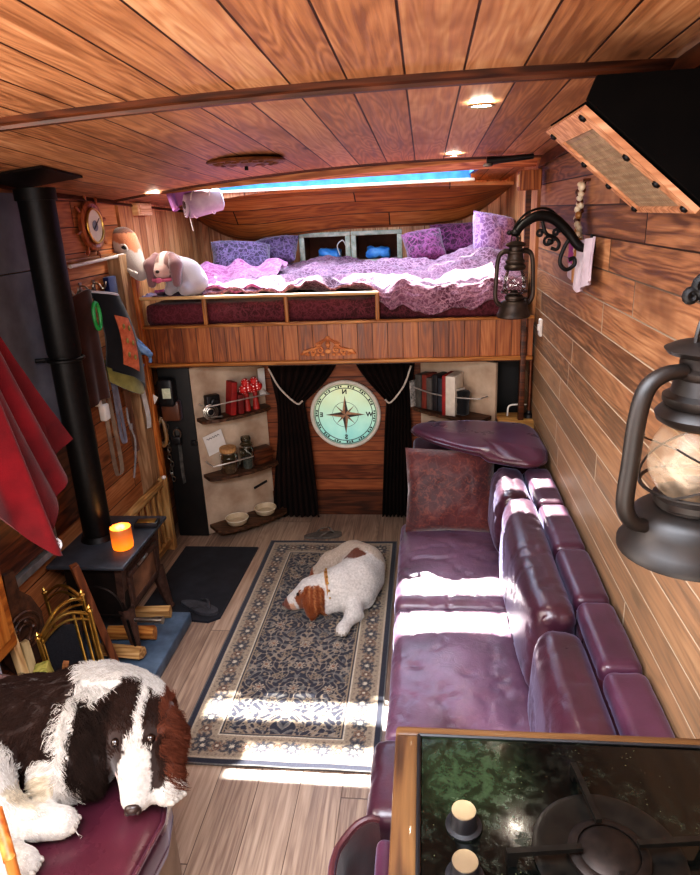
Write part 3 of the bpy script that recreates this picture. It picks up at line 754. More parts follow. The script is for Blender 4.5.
# rolled blanket strapped up under the ceiling
rb = thing('rolled_blanket', 'white and pink rolled blanket strapped under the ceiling above the plush toys', 'blanket', (-1.2, 3.74, 1.98))
PINKW = plain('white_pink_fleece', '98809a', 'c8bcc6', .9, 0, 9, .3); LIL = plain('lilac_fleece', '84508c', 'a874a4', .9, 0, 9, .3)
m = MB(); ax = Vector((.17, .10, .035)); c0 = Vector((-1.27, 3.66, 1.965))
m.tube([c0+ax*t for t in (0, .03, .3, .6, .95, 1)], [.05, .062, .066, .064, .06, .045], 20)
sp = []
for i in range(60):
    a = i*.33; r = .008+.05*i/60; bx = Vector((0, 0, 1)); by = ax.normalized().cross(bx); sp.append(c0-ax.normalized()*.004+bx*r*math.sin(a)+by*r*math.cos(a))
m.tube(sp, .006, 5); m.build('roll', PINKW, rb)
m = MB(); m.lathe([(0, -.006), (.03, -.006), (.03, .004), (0, .004)], tuple(c0-ax.normalized()*.004), 16, axis_to(ax)); m.build('dark_core', plain('roll_core', '2a1a1c', '4a2c2c', .8), rb)
m = MB(); m.tube(spline([(-1.37, 3.69, 2.06), (-1.35, 3.68, 2.0), (-1.33, 3.67, 1.95)], 4), .02, 8)
m.grid(lambda u, v: (-1.39+.22*u, 3.74+.02*math.sin(u*9), 2.07-.10*v+.02*u), 10, 6, thick=.012); m.build('lilac_end', LIL, rb)
m = MB(); m.tube([c0+ax*.1+Vector((0, -.02, -.06)), c0+ax*.12+Vector((.01, -.03, -.13))], .003, 5)
for t_ in (.25, .75): m.tube([tuple(c0+ax*t_+Vector((0, .066*math.cos(a), .068*math.sin(a)))) for a in [2*PI*k/18 for k in range(18)]], .004, 5, closed=True)
m.build('cord', plain('pale_cord', 'd8ccc8', 'e8e0dc', .8), rb)
# blue bags in the two cubbies
BLUEB = plain('blue_plastic_bag', '2a78c8', '68b4ec', .4, 0, 16, .4)
for i, (cx, w, lab) in enumerate(((-.70, .17, 'blue plastic bag lying in the left framed cubby over the bed'), (-.345, .19, 'blue plastic bag lying in the right framed cubby over the bed'))):
    def bd(p, n): return .016*fbm(p.x*17+i*3, p.y*17, p.z*17)
    m = MB(); m.rbox((cx, YN+.12, 1.605), (w, .14, .078), .035, 3, None, bd)
    m2 = m.build('blue_bag', BLUEB); tag(m2, lab, 'bag', 'blue bags in the cubbies')
m = MB(); m.tube(spline([(-.62, YN+.03, 1.60), (-.635, YN+.02, 1.67), (-.595, YN+.02, 1.705), (-.57, YN+.03, 1.66)], 6), .005, 6)
tag(m.build('cable_loop', WHITE), 'white cable loop curling up beside the blue bag in the left cubby', 'cable')
# ---------------------------------------------------------------- sofa along the right wall
LEA = leather('burgundy_leather', '2a131e', '4a2434', .32, .5, .6, .45)
LEAS = leather('worn_seat_leather_sky_tint', '4a2e40', '785670', .34, .8, .6, .5, worn='84606e')  # base colour lightened and blued, standing in for sky sheen on the worn seat
LEAD = leather('dark_burgundy_leather', '2c1018', '4c1c28', .30, .4, .6, .3)
LEAP = leather('plum_leather', '38192a', '583046', .34, .25, .5, .35)
def wrink(sx, sy, seed, amp=.006, big=.008):
    def f(p, n):
        w = abs(fbm(p.x*sx+seed+1.2*N3(p.x*4, p.y*4, seed), p.y*sy*.8, p.z*6+seed, 3)); return big*.6*fbm(p.x*3+seed, p.y*3, seed, 2)-amp*.75*max(0, 1-w*9)**1.3
    return f
sofa = thing('sofa', 'long burgundy leather sofa bench along the right hand plank wall', 'sofa', (.2, 2.3, 0))
m = MB(); m.rbox((.225, 2.39, .115), (.66, 1.50, .23), .02); m.build('base', LEAD, sofa)
# seat pads
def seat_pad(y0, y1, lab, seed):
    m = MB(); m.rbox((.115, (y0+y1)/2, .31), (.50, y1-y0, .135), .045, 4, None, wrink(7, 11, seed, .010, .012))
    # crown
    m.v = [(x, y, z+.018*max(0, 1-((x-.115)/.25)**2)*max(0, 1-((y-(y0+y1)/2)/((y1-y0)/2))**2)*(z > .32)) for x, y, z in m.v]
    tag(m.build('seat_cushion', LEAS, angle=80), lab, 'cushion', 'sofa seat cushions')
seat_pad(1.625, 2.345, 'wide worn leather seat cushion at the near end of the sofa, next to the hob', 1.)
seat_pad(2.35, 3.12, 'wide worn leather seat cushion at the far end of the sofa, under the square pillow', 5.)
# upholstered shoulder against the wall: five padded panels
m = MB(); m.rbox((.515, 2.13, .43), (.12, 1.86, .50), .03); m.build('back_frame', LEAD, sofa)
ys = [1.24, 1.53, 1.86, 2.20, 2.58, 2.98]
for i in range(5):
    m = MB(); m.rbox((.515, (ys[i]+ys[i+1])/2, .69), (.116, ys[i+1]-ys[i]-.004, .075), .03, 4, None, wrink(9, 9, i*3., .002, .004)); m.build('back_panel', LEAP, sofa, angle=80)
# loose back cushions standing on the seat
def back_cushion(y0, y1, lab, seed, top=.715, tilt=.05, th=.125):
    m = MB()
    def dsp(p, n):
        b = .030*max(0, 1-(p.y/((y1-y0)/2))**4)*max(0, 1-(p.z/.17)**4) if n.x < -.3 else 0
        return b+wrink(11, 9, seed, .009, .007)(p, n)
    h = top-.405; m.rbox((.385, (y0+y1)/2, .405+h/2), (th, y1-y0, h), .052, 4, RY(tilt), dsp)
    tag(m.build('back_cushion', LEA, angle=80), lab, 'cushion', 'loose leather back cushions on the sofa')
back_cushion(2.66, 3.02, 'short dark leather back cushion beside the square pillow at the far end of the sofa', 2., .72)
back_cushion(1.76, 2.645, 'long creased dark leather back cushion standing mid-sofa against the padded shoulder', 8., .735)
back_cushion(1.27, 1.735, 'shiny dark leather back cushion nearest the hob at the near end of the sofa', 14., .715)
# thin rounded cushion laid flat across the far corner
def corner_xy(a):
    P = [(-.075, 3.36), (-.03, 3.45), (.14, 3.49), (.36, 3.47), (.54, 3.43), (.565, 3.20), (.56, 2.99), (.49, 2.91), (.40, 2.93), (.22, 3.03), (.06, 3.16), (-.03, 3.27)]
    return P
sp = spline(corner_xy(0)+[corner_xy(0)[0]], 4) if False else None
cp = corner_xy(0); n = len(cp); ring = []
for i in range(n):
    for k in range(5):
        t = k/5; a, b, c, d = [Vector((*cp[(i+j-1) % n], 0)) for j in range(4)]
        ring.append(.5*((2*b)+(c-a)*t+(2*a-5*b+4*c-d)*t*t+(3*b-a-3*c+d)*t**3))
cen = Vector((.25, 3.2, 0)); m = MB(); R_n = len(ring)
def czs(x, y): return .790-.055*sst(.1, .6, x)*sst(3.35, 2.9, y) if False else .785+.0*x-.05*max(0, (x-.25))*.6-.02*(y < 3.0)
layers = [(0, 1), (.5, 1), (.8, .96), (.93, .82), (.985, .5), (1., 0.), (.985, -.5), (.93, -.8), (.7, -1), (0, -1)]
vs = []; fs = []
for s_, zz in layers:
    for p in ring:
        q = cen+(p-cen)*s_; vs.append((q.x, q.y, czs(q.x, q.y)+.026*zz+.004*fbm(q.x*9, q.y*9, zz)*(s_ < .99)+.004*fbm(q.x*3, q.y*3, zz)))
for i in range(len(layers)-1):
    for k in range(R_n): fs.append((i*R_n+k, (i+1)*R_n+k, (i+1)*R_n+(k+1) % R_n, i*R_n+(k+1) % R_n))
m.add(vs, fs); cc = m.build('corner_cushion', leather('plum_corner_leather', '3a162a', '5c2840', .3, .08, .6, .35), angle=80)
tag(cc, 'flat rounded plum leather cushion lying across the far corner of the sofa', 'cushion')
m = MB(); m.tube([(cen.x+(p.x-cen.x)*1.0, cen.y+(p.y-cen.y)*1.0, czs(p.x, p.y)) for p in ring], .006, 6, closed=True); m.build('piping', LEAD, cc)
# the square patterned pillow
def silk():
    t = NT('burgundy_brocade'); v = t.obj(); e = t.voro(v, 17., 'DISTANCE_TO_EDGE'); f = t.noise(v, 40., 4, .6, 1.5); z = t.sep(v)[1]
    c = t.mix(t.rng(t.noise(v, 4., 3), .35, .65), '340e16', '4e1a1c'); c = t.mix(t.math('MULTIPLY', t.rng(f, .52, .62), .45), c, '7a3c2c'); c = t.mix(t.math('MULTIPLY', t.rng(e, .06, .02), .16), c, '8a4a40')
    t.set(c, .55, spec=.4, sheen=.5); t.bump(t.noise(v, 14., 5, .6, 1.), .5, .012); return t.m
pillow('square_pillow', (.115, 3.055, .575), (1.22, 0, -.02), (.44, .42, .15), silk(), 'square burgundy brocade pillow leaning at the far end of the sofa', seed=9)
# far end support under the corner cushion
m = MB(); m.rbox((.25, 3.37, .355), (.64, .24, .71), .03); tag(m.build('corner_box', LEAD), 'dark leather corner box under the flat rounded cushion at the sofa end', 'storage box')

# leather pouffe seat and cloth at the near end, left of the counter
m = MB(); m.rbox((-.05, 1.48, .205), (.24, .30, .36), .045, 4, None, wrink(9, 8, 21., .007, .006))
tag(m.build('leather_pouffe', LEA, angle=80), 'small purple leather pouffe between the sofa end and the wooden counter', 'pouffe')
m = MB(); m.rbox((-.098, .90, .285), (.040, .44, .57), .018, 4)
tag(m.build('padded_panel', LEAP), 'narrow plum leather padded panel standing against the left side of the counter', 'panel')
def bagfn(u, v):
    a = u*PI; w = 1-.35*v
    return (-.128-.105*math.sin(a)*w+.01*fbm(u*4, v*4, 1), 1.155+.135*math.cos(a)*-1*w, .41-.39*v+.015*math.sin(u*9)*(1-v)+.02*fbm(u*3, v*2, 4))
m = MB(); m.grid(bagfn, 28, 18, thick=.012)
bag = m.build('log_bag', fabric('dark_maroon_canvas', '2a1012', '44181a', 9)); tag(bag, 'dark maroon canvas bag with an open rim beside the counter on the floor', 'bag')
m = MB(); m.tube([(lambda p: (p[0], p[1], p[2]+.004))(bagfn(u/24, 0)) for u in range(25)], .009, 8); m.build('rolled_rim', leather('bag_rim', '38161a', '562428', .5, .4), bag)

# ---------------------------------------------------------------- counter with hob
CZ = .90
COUNT = wood('counter_wood', ('321e10', '52361e', '70502e'), 'Y', .5, coat=.15); COUNTX = wood('counter_wood_across', ('321e10', '52361e', '70502e'), 'X', .5, coat=.15)
ct = thing('kitchen_counter', 'wooden kitchen counter with thick edging at the lower right', 'counter', (.25, .7, 0))
x0, x1, y0, y1 = -.066, .574, .42, 1.10
m = MB(); m.rbox(((x0+.046)/1-.0+.012-.012, (y0+y1)/2, CZ-.022), (.0, 0, 0), .001) if False else None
m = MB(); m.box((x0+.023, (y0+y1)/2-.013, CZ-.02), (.046, y1-y0-.026, .04), b=.006); m.build('edge_strip', COUNT, ct)
m = MB(); m.box((.254, y1-.013, CZ-.02), (x1-x0, .026, .04), b=.008); m.build('edge_strip', COUNTX, ct)
m = MB(); m.box((.254, y0+.02, CZ-.02), (x1-x0, .04, .04), b=.008); m.build('edge_strip', COUNTX, ct)
m = MB(); m.box((.26, .755, .425), (.58, .62, .85)); m.build('cabinet', DARKWY, ct, smooth=False)
m = MB(); m.box((.27, .755, CZ-.03), (.6, .64, .024)); m.build('worktop_bed', DARKWY, ct, smooth=False)
hob = thing('gas_hob', 'black glass gas hob with smeared surface set in the wooden counter', 'hob', (.27, .76, CZ))
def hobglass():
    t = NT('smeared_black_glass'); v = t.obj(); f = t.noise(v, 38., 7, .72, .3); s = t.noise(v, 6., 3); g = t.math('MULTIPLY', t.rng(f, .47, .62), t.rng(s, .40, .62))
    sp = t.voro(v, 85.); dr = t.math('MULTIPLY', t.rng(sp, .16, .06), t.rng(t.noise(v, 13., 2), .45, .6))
    xy = t.sep(v); green_refl = t.rng(t.math('SQRT', t.math('ADD', t.math('POWER', t.math('ADD', xy[0], .20), 2.), t.math('POWER', t.math('SUBTRACT', xy[1], .23), 2.))), .16, .02)  # round green patch painted into the glass, standing in for a reflection
    c = t.mix(t.math('MULTIPLY', g, .28), '060706', '30382c'); c = t.mix(t.math('MULTIPLY', green_refl, t.rng(f, .35, .7, .1, .55)), c, '42583a'); c = t.mix(t.math('MULTIPLY', dr, .5), c, '5a5c40')
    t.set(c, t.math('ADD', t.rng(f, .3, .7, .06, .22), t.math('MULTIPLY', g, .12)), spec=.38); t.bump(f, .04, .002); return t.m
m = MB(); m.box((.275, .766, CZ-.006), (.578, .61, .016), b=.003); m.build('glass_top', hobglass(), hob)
m = MB()
for (a, b, c, d) in ((-.019, 1.071, .56, 1.071), (-.019, .445, -.019, 1.071)):
    m.tube([(a, b, CZ+.002), (c, d, CZ+.002)], .004, 6)
m.build('seal', BLACKP, hob)
KT = plain('turned_brass', 'a8987c', 'd0c4a8', .3, .9, 6)
for i, (x, y, lab) in enumerate(((.058, .868, None), (.055, .775, None), (.053, .665, None))):
    m = MB(); m.lathe([(.030, 0), (.031, .004), (.024, .006), (.0225, .010), (.0215, .033), (.0205, .035)], (x, y, CZ+.002), 32); k = m.build('knob', BLACKP, hob)
    m = MB(); m.lathe([(.0205, .0345), (.020, .0365), (0, .0368)], (x, y, CZ+.002), 32); m.build('knob_cap', KT, k)
BLKE = plain('black_enamel', '0a0a0a', '1c1a16', .3, .2, 40, .05)
def burner(bx, by, R):
    m = MB(); m.lathe([(0, .001), (R, .001), (R+.004, .005), (R-.004, .007), (R-.02, .003), (0, .003)], (bx, by, CZ+.002), 48); b = m.build('burner_dish', BLKE, hob)
    m = MB(); m.lathe([(R*.55, .004), (R*.55, .012), (R*.5, .016), (R*.42, .016), (R*.42, .012), (R*.36, .018), (0, .019)], (bx, by, CZ+.002), 40)
    m.build('burner_ring', IRON, b)
burner(.285, .825, .115)
for a in (98, 188, 8, 278):
    a = math.radians(a); d = Vector((math.cos(a), math.sin(a), 0)); c = Vector((.285, .825, CZ+.002)); s = Vector((-d.y, d.x, 0))*.005; pts = [c+d*.045+Vector((0,0,.030)), c+d*.165+Vector((0,0,.030)), c+d*.165, c+d*.150, c+d*.146+Vector((0,0,.020)), c+d*.045+Vector((0,0,.022))]
    m = MB(); v = [p+s for p in pts]+[p-s for p in pts]; n = 6; m.add(v, [tuple(range(n)), tuple(range(n, 2*n))[::-1]]+[(i, i+n, (i+1) % n+n, (i+1) % n) for i in range(n)]); m.build('pan_support', BLKE, hob, smooth=False)
# ---------------------------------------------------------------- left side: stove corner
STOVE = plain('dark_stove_iron', '1c1613', '2c221d', .48, .55, 28, .1); STOVET = plain('stove_top_plate', '3a3d44', '565a62', .38, .45, 12, .05); STOVEF = plain('rusty_stove_front', '3a2620', '5e4438', .5, .4, 36, .25)
SLATE = plain('blue_slate', '3c4c5e', '5f7388', .45, 0, 14, .25, detail=7); SOOT = plain('sooty_glass', '3a2216', '9a6f52', .3, 0, 9)
m = MB(); m.box((-1.405, 2.31, .03), (.48, .84, .06), b=.008); hearth = m.build('hearth_slab', SLATE)
tag(hearth, 'blue grey slate hearth slab on the floor under the wood stove', 'hearth')
st = thing('wood_stove', 'small dark cast-iron wood stove on splayed legs with a lit candle on top', 'stove', (-1.43, 2.58, .06))
m = MB(); m.box((-1.435, 2.58, .527), (.345, .50, .018), b=.006); m.build('top_plate', STOVET, st)
m = MB(); m.box((-1.435, 2.58, .385), (.26, .40, .27), b=.01); 
m.tube(arc((-1.435, 2.378, .30), .11, 0, PI, 16), .008, 6); m.tube([(-1.545, 2.378, .30), (-1.545, 2.378, .27), (-1.325, 2.378, .27), (-1.325, 2.378, .30)], .006, 6)
m.build('firebox', STOVE, st)
# slanting front with the door
m = MB(); q = [(-1.315, 2.385, .245), (-1.315, 2.775, .245), (-1.295, 2.79, .515), (-1.295, 2.37, .515)]
m.add([*q, *[(x-.03, y, z) for x, y, z in q]], [(0, 1, 2, 3), (4, 7, 6, 5), (0, 4, 5, 1), (1, 5, 6, 2), (2, 6, 7, 3), (3, 7, 4, 0)]); m.build('front_plate', STOVEF, st, smooth=False)
dm = MB()
def fx(z): return -1.315+.020*(z-.245)/.27
for (ya, yb, za, zb) in ((2.42, 2.74, .27, .30), (2.42, 2.74, .43, .455), (2.42, 2.455, .30, .43), (2.705, 2.74, .30, .43)):
    dm.box((fx((za+zb)/2)+.008, (ya+yb)/2, (za+zb)/2), (.016, yb-ya, zb-za), b=.004)
door = dm.build('door', STOVEF, st)
m = MB(); m.box((fx(.365)+.003, 2.58, .365), (.006, .25, .13)); m.build('door_glass', SOOT, door, smooth=False)
m = MB(); m.tube(spline([(fx(.45)+.018, 2.50, .452), (fx(.46)+.028, 2.53, .462), (fx(.46)+.028, 2.57, .462), (fx(.45)+.018, 2.60, .452)], 4), .006, 8); m.build('handle', STEEL, door)
m = MB()
for k in range(9): m.ball((fx(.488)+.004, 2.43+.037*k, .488+.006*math.sin(k*2)), (.004, .014, .008), 8, 6)
for k in range(5): m.tube(arc((fx(.475)+.004, 2.45+.065*k, .478), .018, 0, PI, 8, 'yz'), .003, 5)
m.build('scroll_relief', STOVEF, st)
for sx in (-1, 1):
    for sy in (-1, 1):
        x, y = -1.435+sx*.115, 2.58+sy*.175
        m = MB(); m.tube([(x, y, .29), (x+sx*.018, y+sy*.012, .16), (x+sx*.03, y+sy*.022, .075), (x+sx*.034, y+sy*.025, .061)], [.036, .026, .017, .021], 8); m.build('leg', STOVEF, st)
m = MB(); m.tube([(-1.34, 2.40, .235), (-1.19, 2.395, .238)], [.011, .011], 12); m.tube([(-1.19, 2.395, .238), (-1.155, 2.394, .239)], [.017, .017], 14); m.build('riddling_lever', STEEL, st)
m = MB(); m.tube([(-1.30, 2.36, .26), (-1.285, 2.355, .16), (-1.28, 2.36, .11)], .006, 6); m.build('poker_hook', BLACKM, st)
# flue
fl = thing('flue_pipe', 'tall black stove flue pipe rising from the stove to the ceiling', 'flue pipe', (-1.5, 2.60, .54))
m = MB(); m.tube([(-1.5, 2.60, .538), (-1.5, 2.60, 1.40)], .063, 28); m.build('lower_pipe', BLACKM, fl)
m = MB(); m.tube([(-1.5, 2.60, 1.385), (-1.5, 2.60, 1.40), (-1.5, 2.60, 2.03)], [.066, .069, .069], 28); m.build('upper_pipe', BLACKM, fl)
m = MB(); m.tube([(-1.5, 2.60, .537), (-1.5, 2.60, .56)], [.078, .068], 28); m.build('base_collar', BLACKM, fl)
m = MB(); m.tube([(-1.5, 2.60, 1.995), (-1.5, 2.60, 2.04)], [.078, .078], 28); m.build('top_collar', BLACKM, fl)
m = MB(); m.tube([(-1.56, 2.58, 1.37), (-1.612, 2.56, 1.37)], .010, 8); m.tube(arc((-1.5, 2.6, 1.37), .071, 0, 2*PI, 28, 'xy')[:-1], .008, 6, closed=True); m.build('wall_bracket', BLACKM, fl)
m = MB(); m.grid(lambda u, v: (-1.64+.27*u, 2.45+.30*v, zc(-1.64+.27*u, 2.45+.30*v)-.010), 4, 4, thick=-.008); tag(m.build('flue_plate', IRON), 'dark square plate on the ceiling around the top of the flue pipe', 'plate')
# heat shield and stone strip behind the flue
hs = thing('heat_shield', 'grey fireproof board fixed to the left wall behind the flue pipe', 'heat shield', (-1.64, 2.2, 1.04))
GREYB = plain('grey_board', '4a4a50', '66666c', .6, 0, 8, .05)
m = MB(); m.box((-1.634, 2.25, 1.88), (.02, 1.24, .30)); m.build('board', GREYB, hs, smooth=False)
m = MB(); m.box((-1.634, 2.25, 1.38), (.02, 1.24, .69)); m.build('board', GREYB, hs, smooth=False)
for (y, z) in ((2.82, 1.98), (2.82, 1.80), (2.80, 1.68), (2.79, 1.4)):
    m = MB(); m.lathe([(.009, 0), (.008, .006), (0, .008)], (-1.624, y, z), 12, RY(PI/2)); m.build('bolt', BLACKM, hs)
LST = plain('cream_stone', 'a89478', 'd4c2a4', .8, 0, 12, .3)
def stone():
    t = NT('stone_slips'); co = t.sep(t.obj()); f = t.math('FRACT', t.math('DIVIDE', co[2], .075)); g = t.rng(t.math('MINIMUM', f, t.math('SUBTRACT', 1., f)), .05, .02)
    c = t.ramp(t.noise(t.obj(), 25., 5), [(.3, '9a8264'), (.7, 'd8c4a4')]); t.set(t.mix(g, c, '5a4836'), .8); t.bump(t.noise(t.obj(), 60., 4), .4, .004); return t.m
m = MB(); m.box((-1.630, 2.905, 1.02), (.03, .055, 2.03), b=.004); tag(m.build('stone_strip', stone()), 'narrow upright strip of cream stone slips beside the grey heat shield', 'tile strip')
m = MB(); m.box((-1.625, 2.25, .79), (.04, 1.2, .36)); lp = m.build('lower_panel', DARKWY, hs, smooth=False)
ALU = plain('dull_aluminium', '8a8a88', 'b4b4b0', .4, .7, 20)
m = MB(); m.box((-1.60, 2.42, .80), (.012, .03, .46)); m.box((-1.60, 2.20, .585), (.03, .50, .03)); m.build('frame_edge', ALU, hs, smooth=False)

# ship-wheel barometer
BY_, BZ_ = 3.285, 1.89
ba = thing('ship_wheel_barometer', 'ship-wheel barometer with pale dial on the left wall', 'barometer', (-1.63, BY_, BZ_))
MAHOG = wood('mahogany', ('6a2e14', '98502a', 'b87040'), 'Z', .5, coat=.3); Mx = RY(PI/2)
m = MB(); m.lathe([(.10, .0), (.118, .008), (.118, .026), (.104, .034), (.092, .028), (0, .028)], (-1.648, BY_, BZ_), 40, Mx); m.build('wheel_rim', MAHOG, ba)
for k in range(8):
    a = 2*PI*k/8+.2; d = Vector((0, math.cos(a), math.sin(a))); c = Vector((-1.632, BY_, BZ_))
    m = MB(); m.tube([c+d*.112, c+d*.128, c+d*.140, c+d*.155, c+d*.163], [.007, .006, .010, .009, .004], 10); m.build('spoke_handle', MAHOG, ba)
m = MB(); m.lathe([(.0, .030), (.078, .030), (.078, .034), (0, .034)], (-1.648, BY_, BZ_), 40, Mx); d_ = m.build('dial', plain('ivory_dial', 'd8d0c0', 'eee8da', .5, 0, 6), ba)
m = MB(); m.tube([(-1.612, BY_+.080*math.cos(a), BZ_+.080*math.sin(a)) for a in [2*PI*k/40 for k in range(40)]], .006, 8, closed=True); m.build('bezel', BRASS, ba)
m = MB(); m.lathe([(.0, 0), (.026, 0), (.026, .002), (0, .002)], (-1.613, BY_, BZ_), 24, Mx); m.build('dial_centre', plain('dial_grey', '5a6470', '8a94a0', .5), d_)
m = MB(); m.tube([(-1.609, BY_-.02, BZ_-.015), (-1.609, BY_+.045, BZ_+.035)], .002, 5); m.build('needle', BLACKM, d_)
# small wooden box high on the wall
m = MB(); m.box((-1.622, 3.90, 1.966), (.05, .20, .068), b=.006); wb = m.build('wooden_box', PINEX); tag(wb, 'small pale wooden speaker box high on the left wall near the rolled blanket', 'box')
m = MB(); m.box((-1.596, 3.90, 1.966), (.006, .16, .05)); m.build('front_panel', wood('box_face', ('b07a48', 'd09c68', 'e8c090'), 'Y', .7), wb)
# white rod along the wall to the bed post
m = MB(); m.tube([(-1.60, 2.95, 1.72), (-1.59, 3.50, 1.737)], .009, 10); rod = m.build('curtain_rod', WHITE); tag(rod, 'thin white rod running along the left wall to the bed post', 'rod')
for y in (2.97, 3.48):
    m = MB(); m.tube([(-1.648, y, 1.722+.012*(y > 3)), (-1.60, y, 1.722+.012*(y > 3))], .007, 8); m.build('rod_bracket', STEEL, rod)

# candle jar and matchbox on the stove
cj = thing('candle_jar', 'amber glass jar with a lit candle on the stove top', 'candle', (-1.335, 2.50, .537))
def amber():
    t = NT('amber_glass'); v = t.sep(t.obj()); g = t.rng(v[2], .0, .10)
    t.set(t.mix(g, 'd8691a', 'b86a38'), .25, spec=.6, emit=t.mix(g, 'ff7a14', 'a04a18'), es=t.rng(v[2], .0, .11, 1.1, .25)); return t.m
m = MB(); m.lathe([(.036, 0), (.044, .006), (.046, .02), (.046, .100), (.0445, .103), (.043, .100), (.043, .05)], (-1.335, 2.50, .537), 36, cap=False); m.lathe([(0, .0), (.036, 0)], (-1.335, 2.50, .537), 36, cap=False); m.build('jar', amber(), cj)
m = MB(); m.lathe([(0, .052), (.042, .052), (.042, .050)], (-1.335, 2.50, .537), 30, cap=False); m.build('wax', plain('glowing_wax', 'e89040', 'f8b060', .5), cj)
m = MB(); m.ball((-1.335, 2.50, .606), (.006, .006, .013), 10, 8); m.build('flame', emis('candle_flame', 'ffd070', 30.), cj)
lamp('candle_glow', 'POINT', (-1.335, 2.50, .615), .9, (1., .55, .18), size=.02)
tin = thing('match_tin', 'small black and gold tin on the stove behind the candle', 'tin', (-1.315, 2.72, .537), (0, 0, .12))
m = MB(); m.box((0, 0, .012), (.11, .06, .024), b=.004); m.build('body', BLACKP, tin, local=True)
m = MB(); m.box((.0, 0, .0245), (.085, .042, .004), b=.001); m.build('gold_label', BRASS, tin, local=True)

# logs lying on the hearth under and beside the stove
def log(x, y, z, L, r, ang, lab, tilt=0, mat=LOG):
    poly = [(r*math.cos(a), r*math.sin(a)) for a in (0, .5, 1., 1.5, 2.2)]+[(-r*.6, -r*.25), (r*.3, -r*.35)]
    m = MB(); m.prism(poly, L, RZ(ang) @ RY(PI/2) @ RZ(tilt), (x, y, z)); tag(m.build('split_log', mat, smooth=False), lab, 'log', 'firewood by the stove')
log(-1.47, 2.47, .10, .22, .042, .05, 'orange split log end-on under the stove near its front leg', .4, wood('orange_log', ('8a5020', 'b87838', 'd09a58'), 'X', .6))
log(-1.45, 2.36, .092, .20, .04, -.1, 'pale split log on the hearth behind the near stove leg', 1.2)
log(-1.44, 2.64, .10, .20, .035, .1, 'pale split log on the hearth under the far side of the stove', .2)

# brass log holder with arched rails and a mesh side
lg = thing('brass_log_holder', 'brass log holder with double arched rails in front of the stove', 'log holder', (-1.33, 2.09, 0))
A, B_, C_, D_ = Vector((-1.545, 2.20, .475)), Vector((-1.355, 2.15, .50)), Vector((-1.28, 2.06, .49)), Vector((-1.45, 1.97, .425))
def archrail(P, Q, up, off):
    n = 18; return [P.lerp(Q, t/n)+Vector((0, 0, up*math.sin(PI*t/n)+off)) for t in range(n+1)]
for P, Q in ((A, B_), (D_, B_), (D_, C_)):
    m = MB(); m.tube(archrail(P, Q, .055, 0), .007, 8); m.build('arched_rail', BRASS, lg)
    m = MB(); m.tube(archrail(P, Q, .050, -.025), .0055, 8); m.build('arched_rail', BRASS, lg)
for P in (A, B_, C_, D_):
    bt = Vector((P.x+.01, P.y+.02, .06)); 
    m = MB(); m.tube([bt, P+Vector((0, 0, .012))], .0085, 10); p_ = m.build('post', BRASS, lg)
    m = MB(); m.lathe([(.006, 0), (.012, .006), (.012, .010), (.006, .016), (.009, .024), (.003, .034), (0, .036)], tuple(P+Vector((0, 0, .008))), 12); m.build('finial', BRASS, p_)
for t_ in (.70, .84):
    P = D_.lerp(C_, t_); m = MB(); m.tube([Vector((P.x+.01, P.y+.02, .06)), P+Vector((0, 0, .035))], .0055, 8); m.build('rod', BRASS, lg)
P = D_.lerp(C_, .06); m = MB(); m.tube([Vector((P.x+.01, P.y+.02, .06)), P+Vector((0, 0, .01))], .0055, 8); m.build('rod', BRASS, lg)
MESH = plain('black_mesh', '16161a', '2a2a30', .6, .3, 200, .2)
def mp(P, Q):
    q = [(P.x+.01, P.y+.03, .07), (Q.x+.01, Q.y+.03, .07), (Q.x, Q.y+.012, Q.z-.02), ((P.x+Q.x)/2, (P.y+Q.y)/2+.012, (P.z+Q.z)/2+.02), (P.x, P.y+.012, P.z-.02)]
    m = MB(); m.add(q+[(x, y+.006, z) for x, y, z in q], [(0, 1, 2, 3, 4), (9, 8, 7, 6, 5), (0, 5, 6, 1), (1, 6, 7, 2), (2, 7, 8, 3), (3, 8, 9, 4), (4, 9, 5, 0)]); m.build('mesh_panel', MESH, lg, smooth=False)
mp(D_, C_.lerp(D_, .28))
m = MB(); m.box((-1.41, 2.11, .066), (.20, .22, .012)); m.build('base_tray', BLACKM, lg)
m = MB(); m.box((-1.375, 1.93, .215), (.02, .02, .30), RZ(.3) @ RY(.25)); tag(m.build('kindling_stick', wood('kindling_brown', ('6a4226', '8a5a36', 'a87448'), 'Z', .6), smooth=False), 'short brown kindling stick leaning against the brass log holder', 'kindling')

# fireside clutter at the left edge
def stick(p, q, w, mat, lab, cat='kindling', group=None, name='kindling_stick'):
    P, Q = Vector(p), Vector(q); m = MB(); m.box(((P+Q)/2), (w, w*.8, (Q-P).length), axis_to(Q-P), b=.003); return tag(m.build(name, mat), lab, cat, group)
stick((-1.478, 1.915, .062), (-1.525, 1.92, .56), .032, PINE, 'tall pale kindling stick upright at the left edge behind the bench throw')
stick((-1.455, 1.93, .062), (-1.495, 1.95, .44), .030, wood('dull_kindling', ('8a7450', 'a89068', 'c0a880'), 'Z', .6), 'shorter greyish kindling stick standing right of the tall pale one')
stick((-1.345, 1.90, .062), (-1.40, 1.88, .385), .062, wood('mossy_log', ('7a7434', '9a9448', 'b8a860'), 'Z', .6), 'stubby mossy yellow-green log standing behind the bench throw', 'log', None, 'standing_log')
stick((-1.33, 2.27, .062), (-1.395, 2.20, .62), .038, wood('dark_stake', ('4a2412', '6a3a1e', '8a5230'), 'Z', .5), 'dark brown wooden stake standing below the tip of the red towel', 'stake', None, 'wooden_stake')
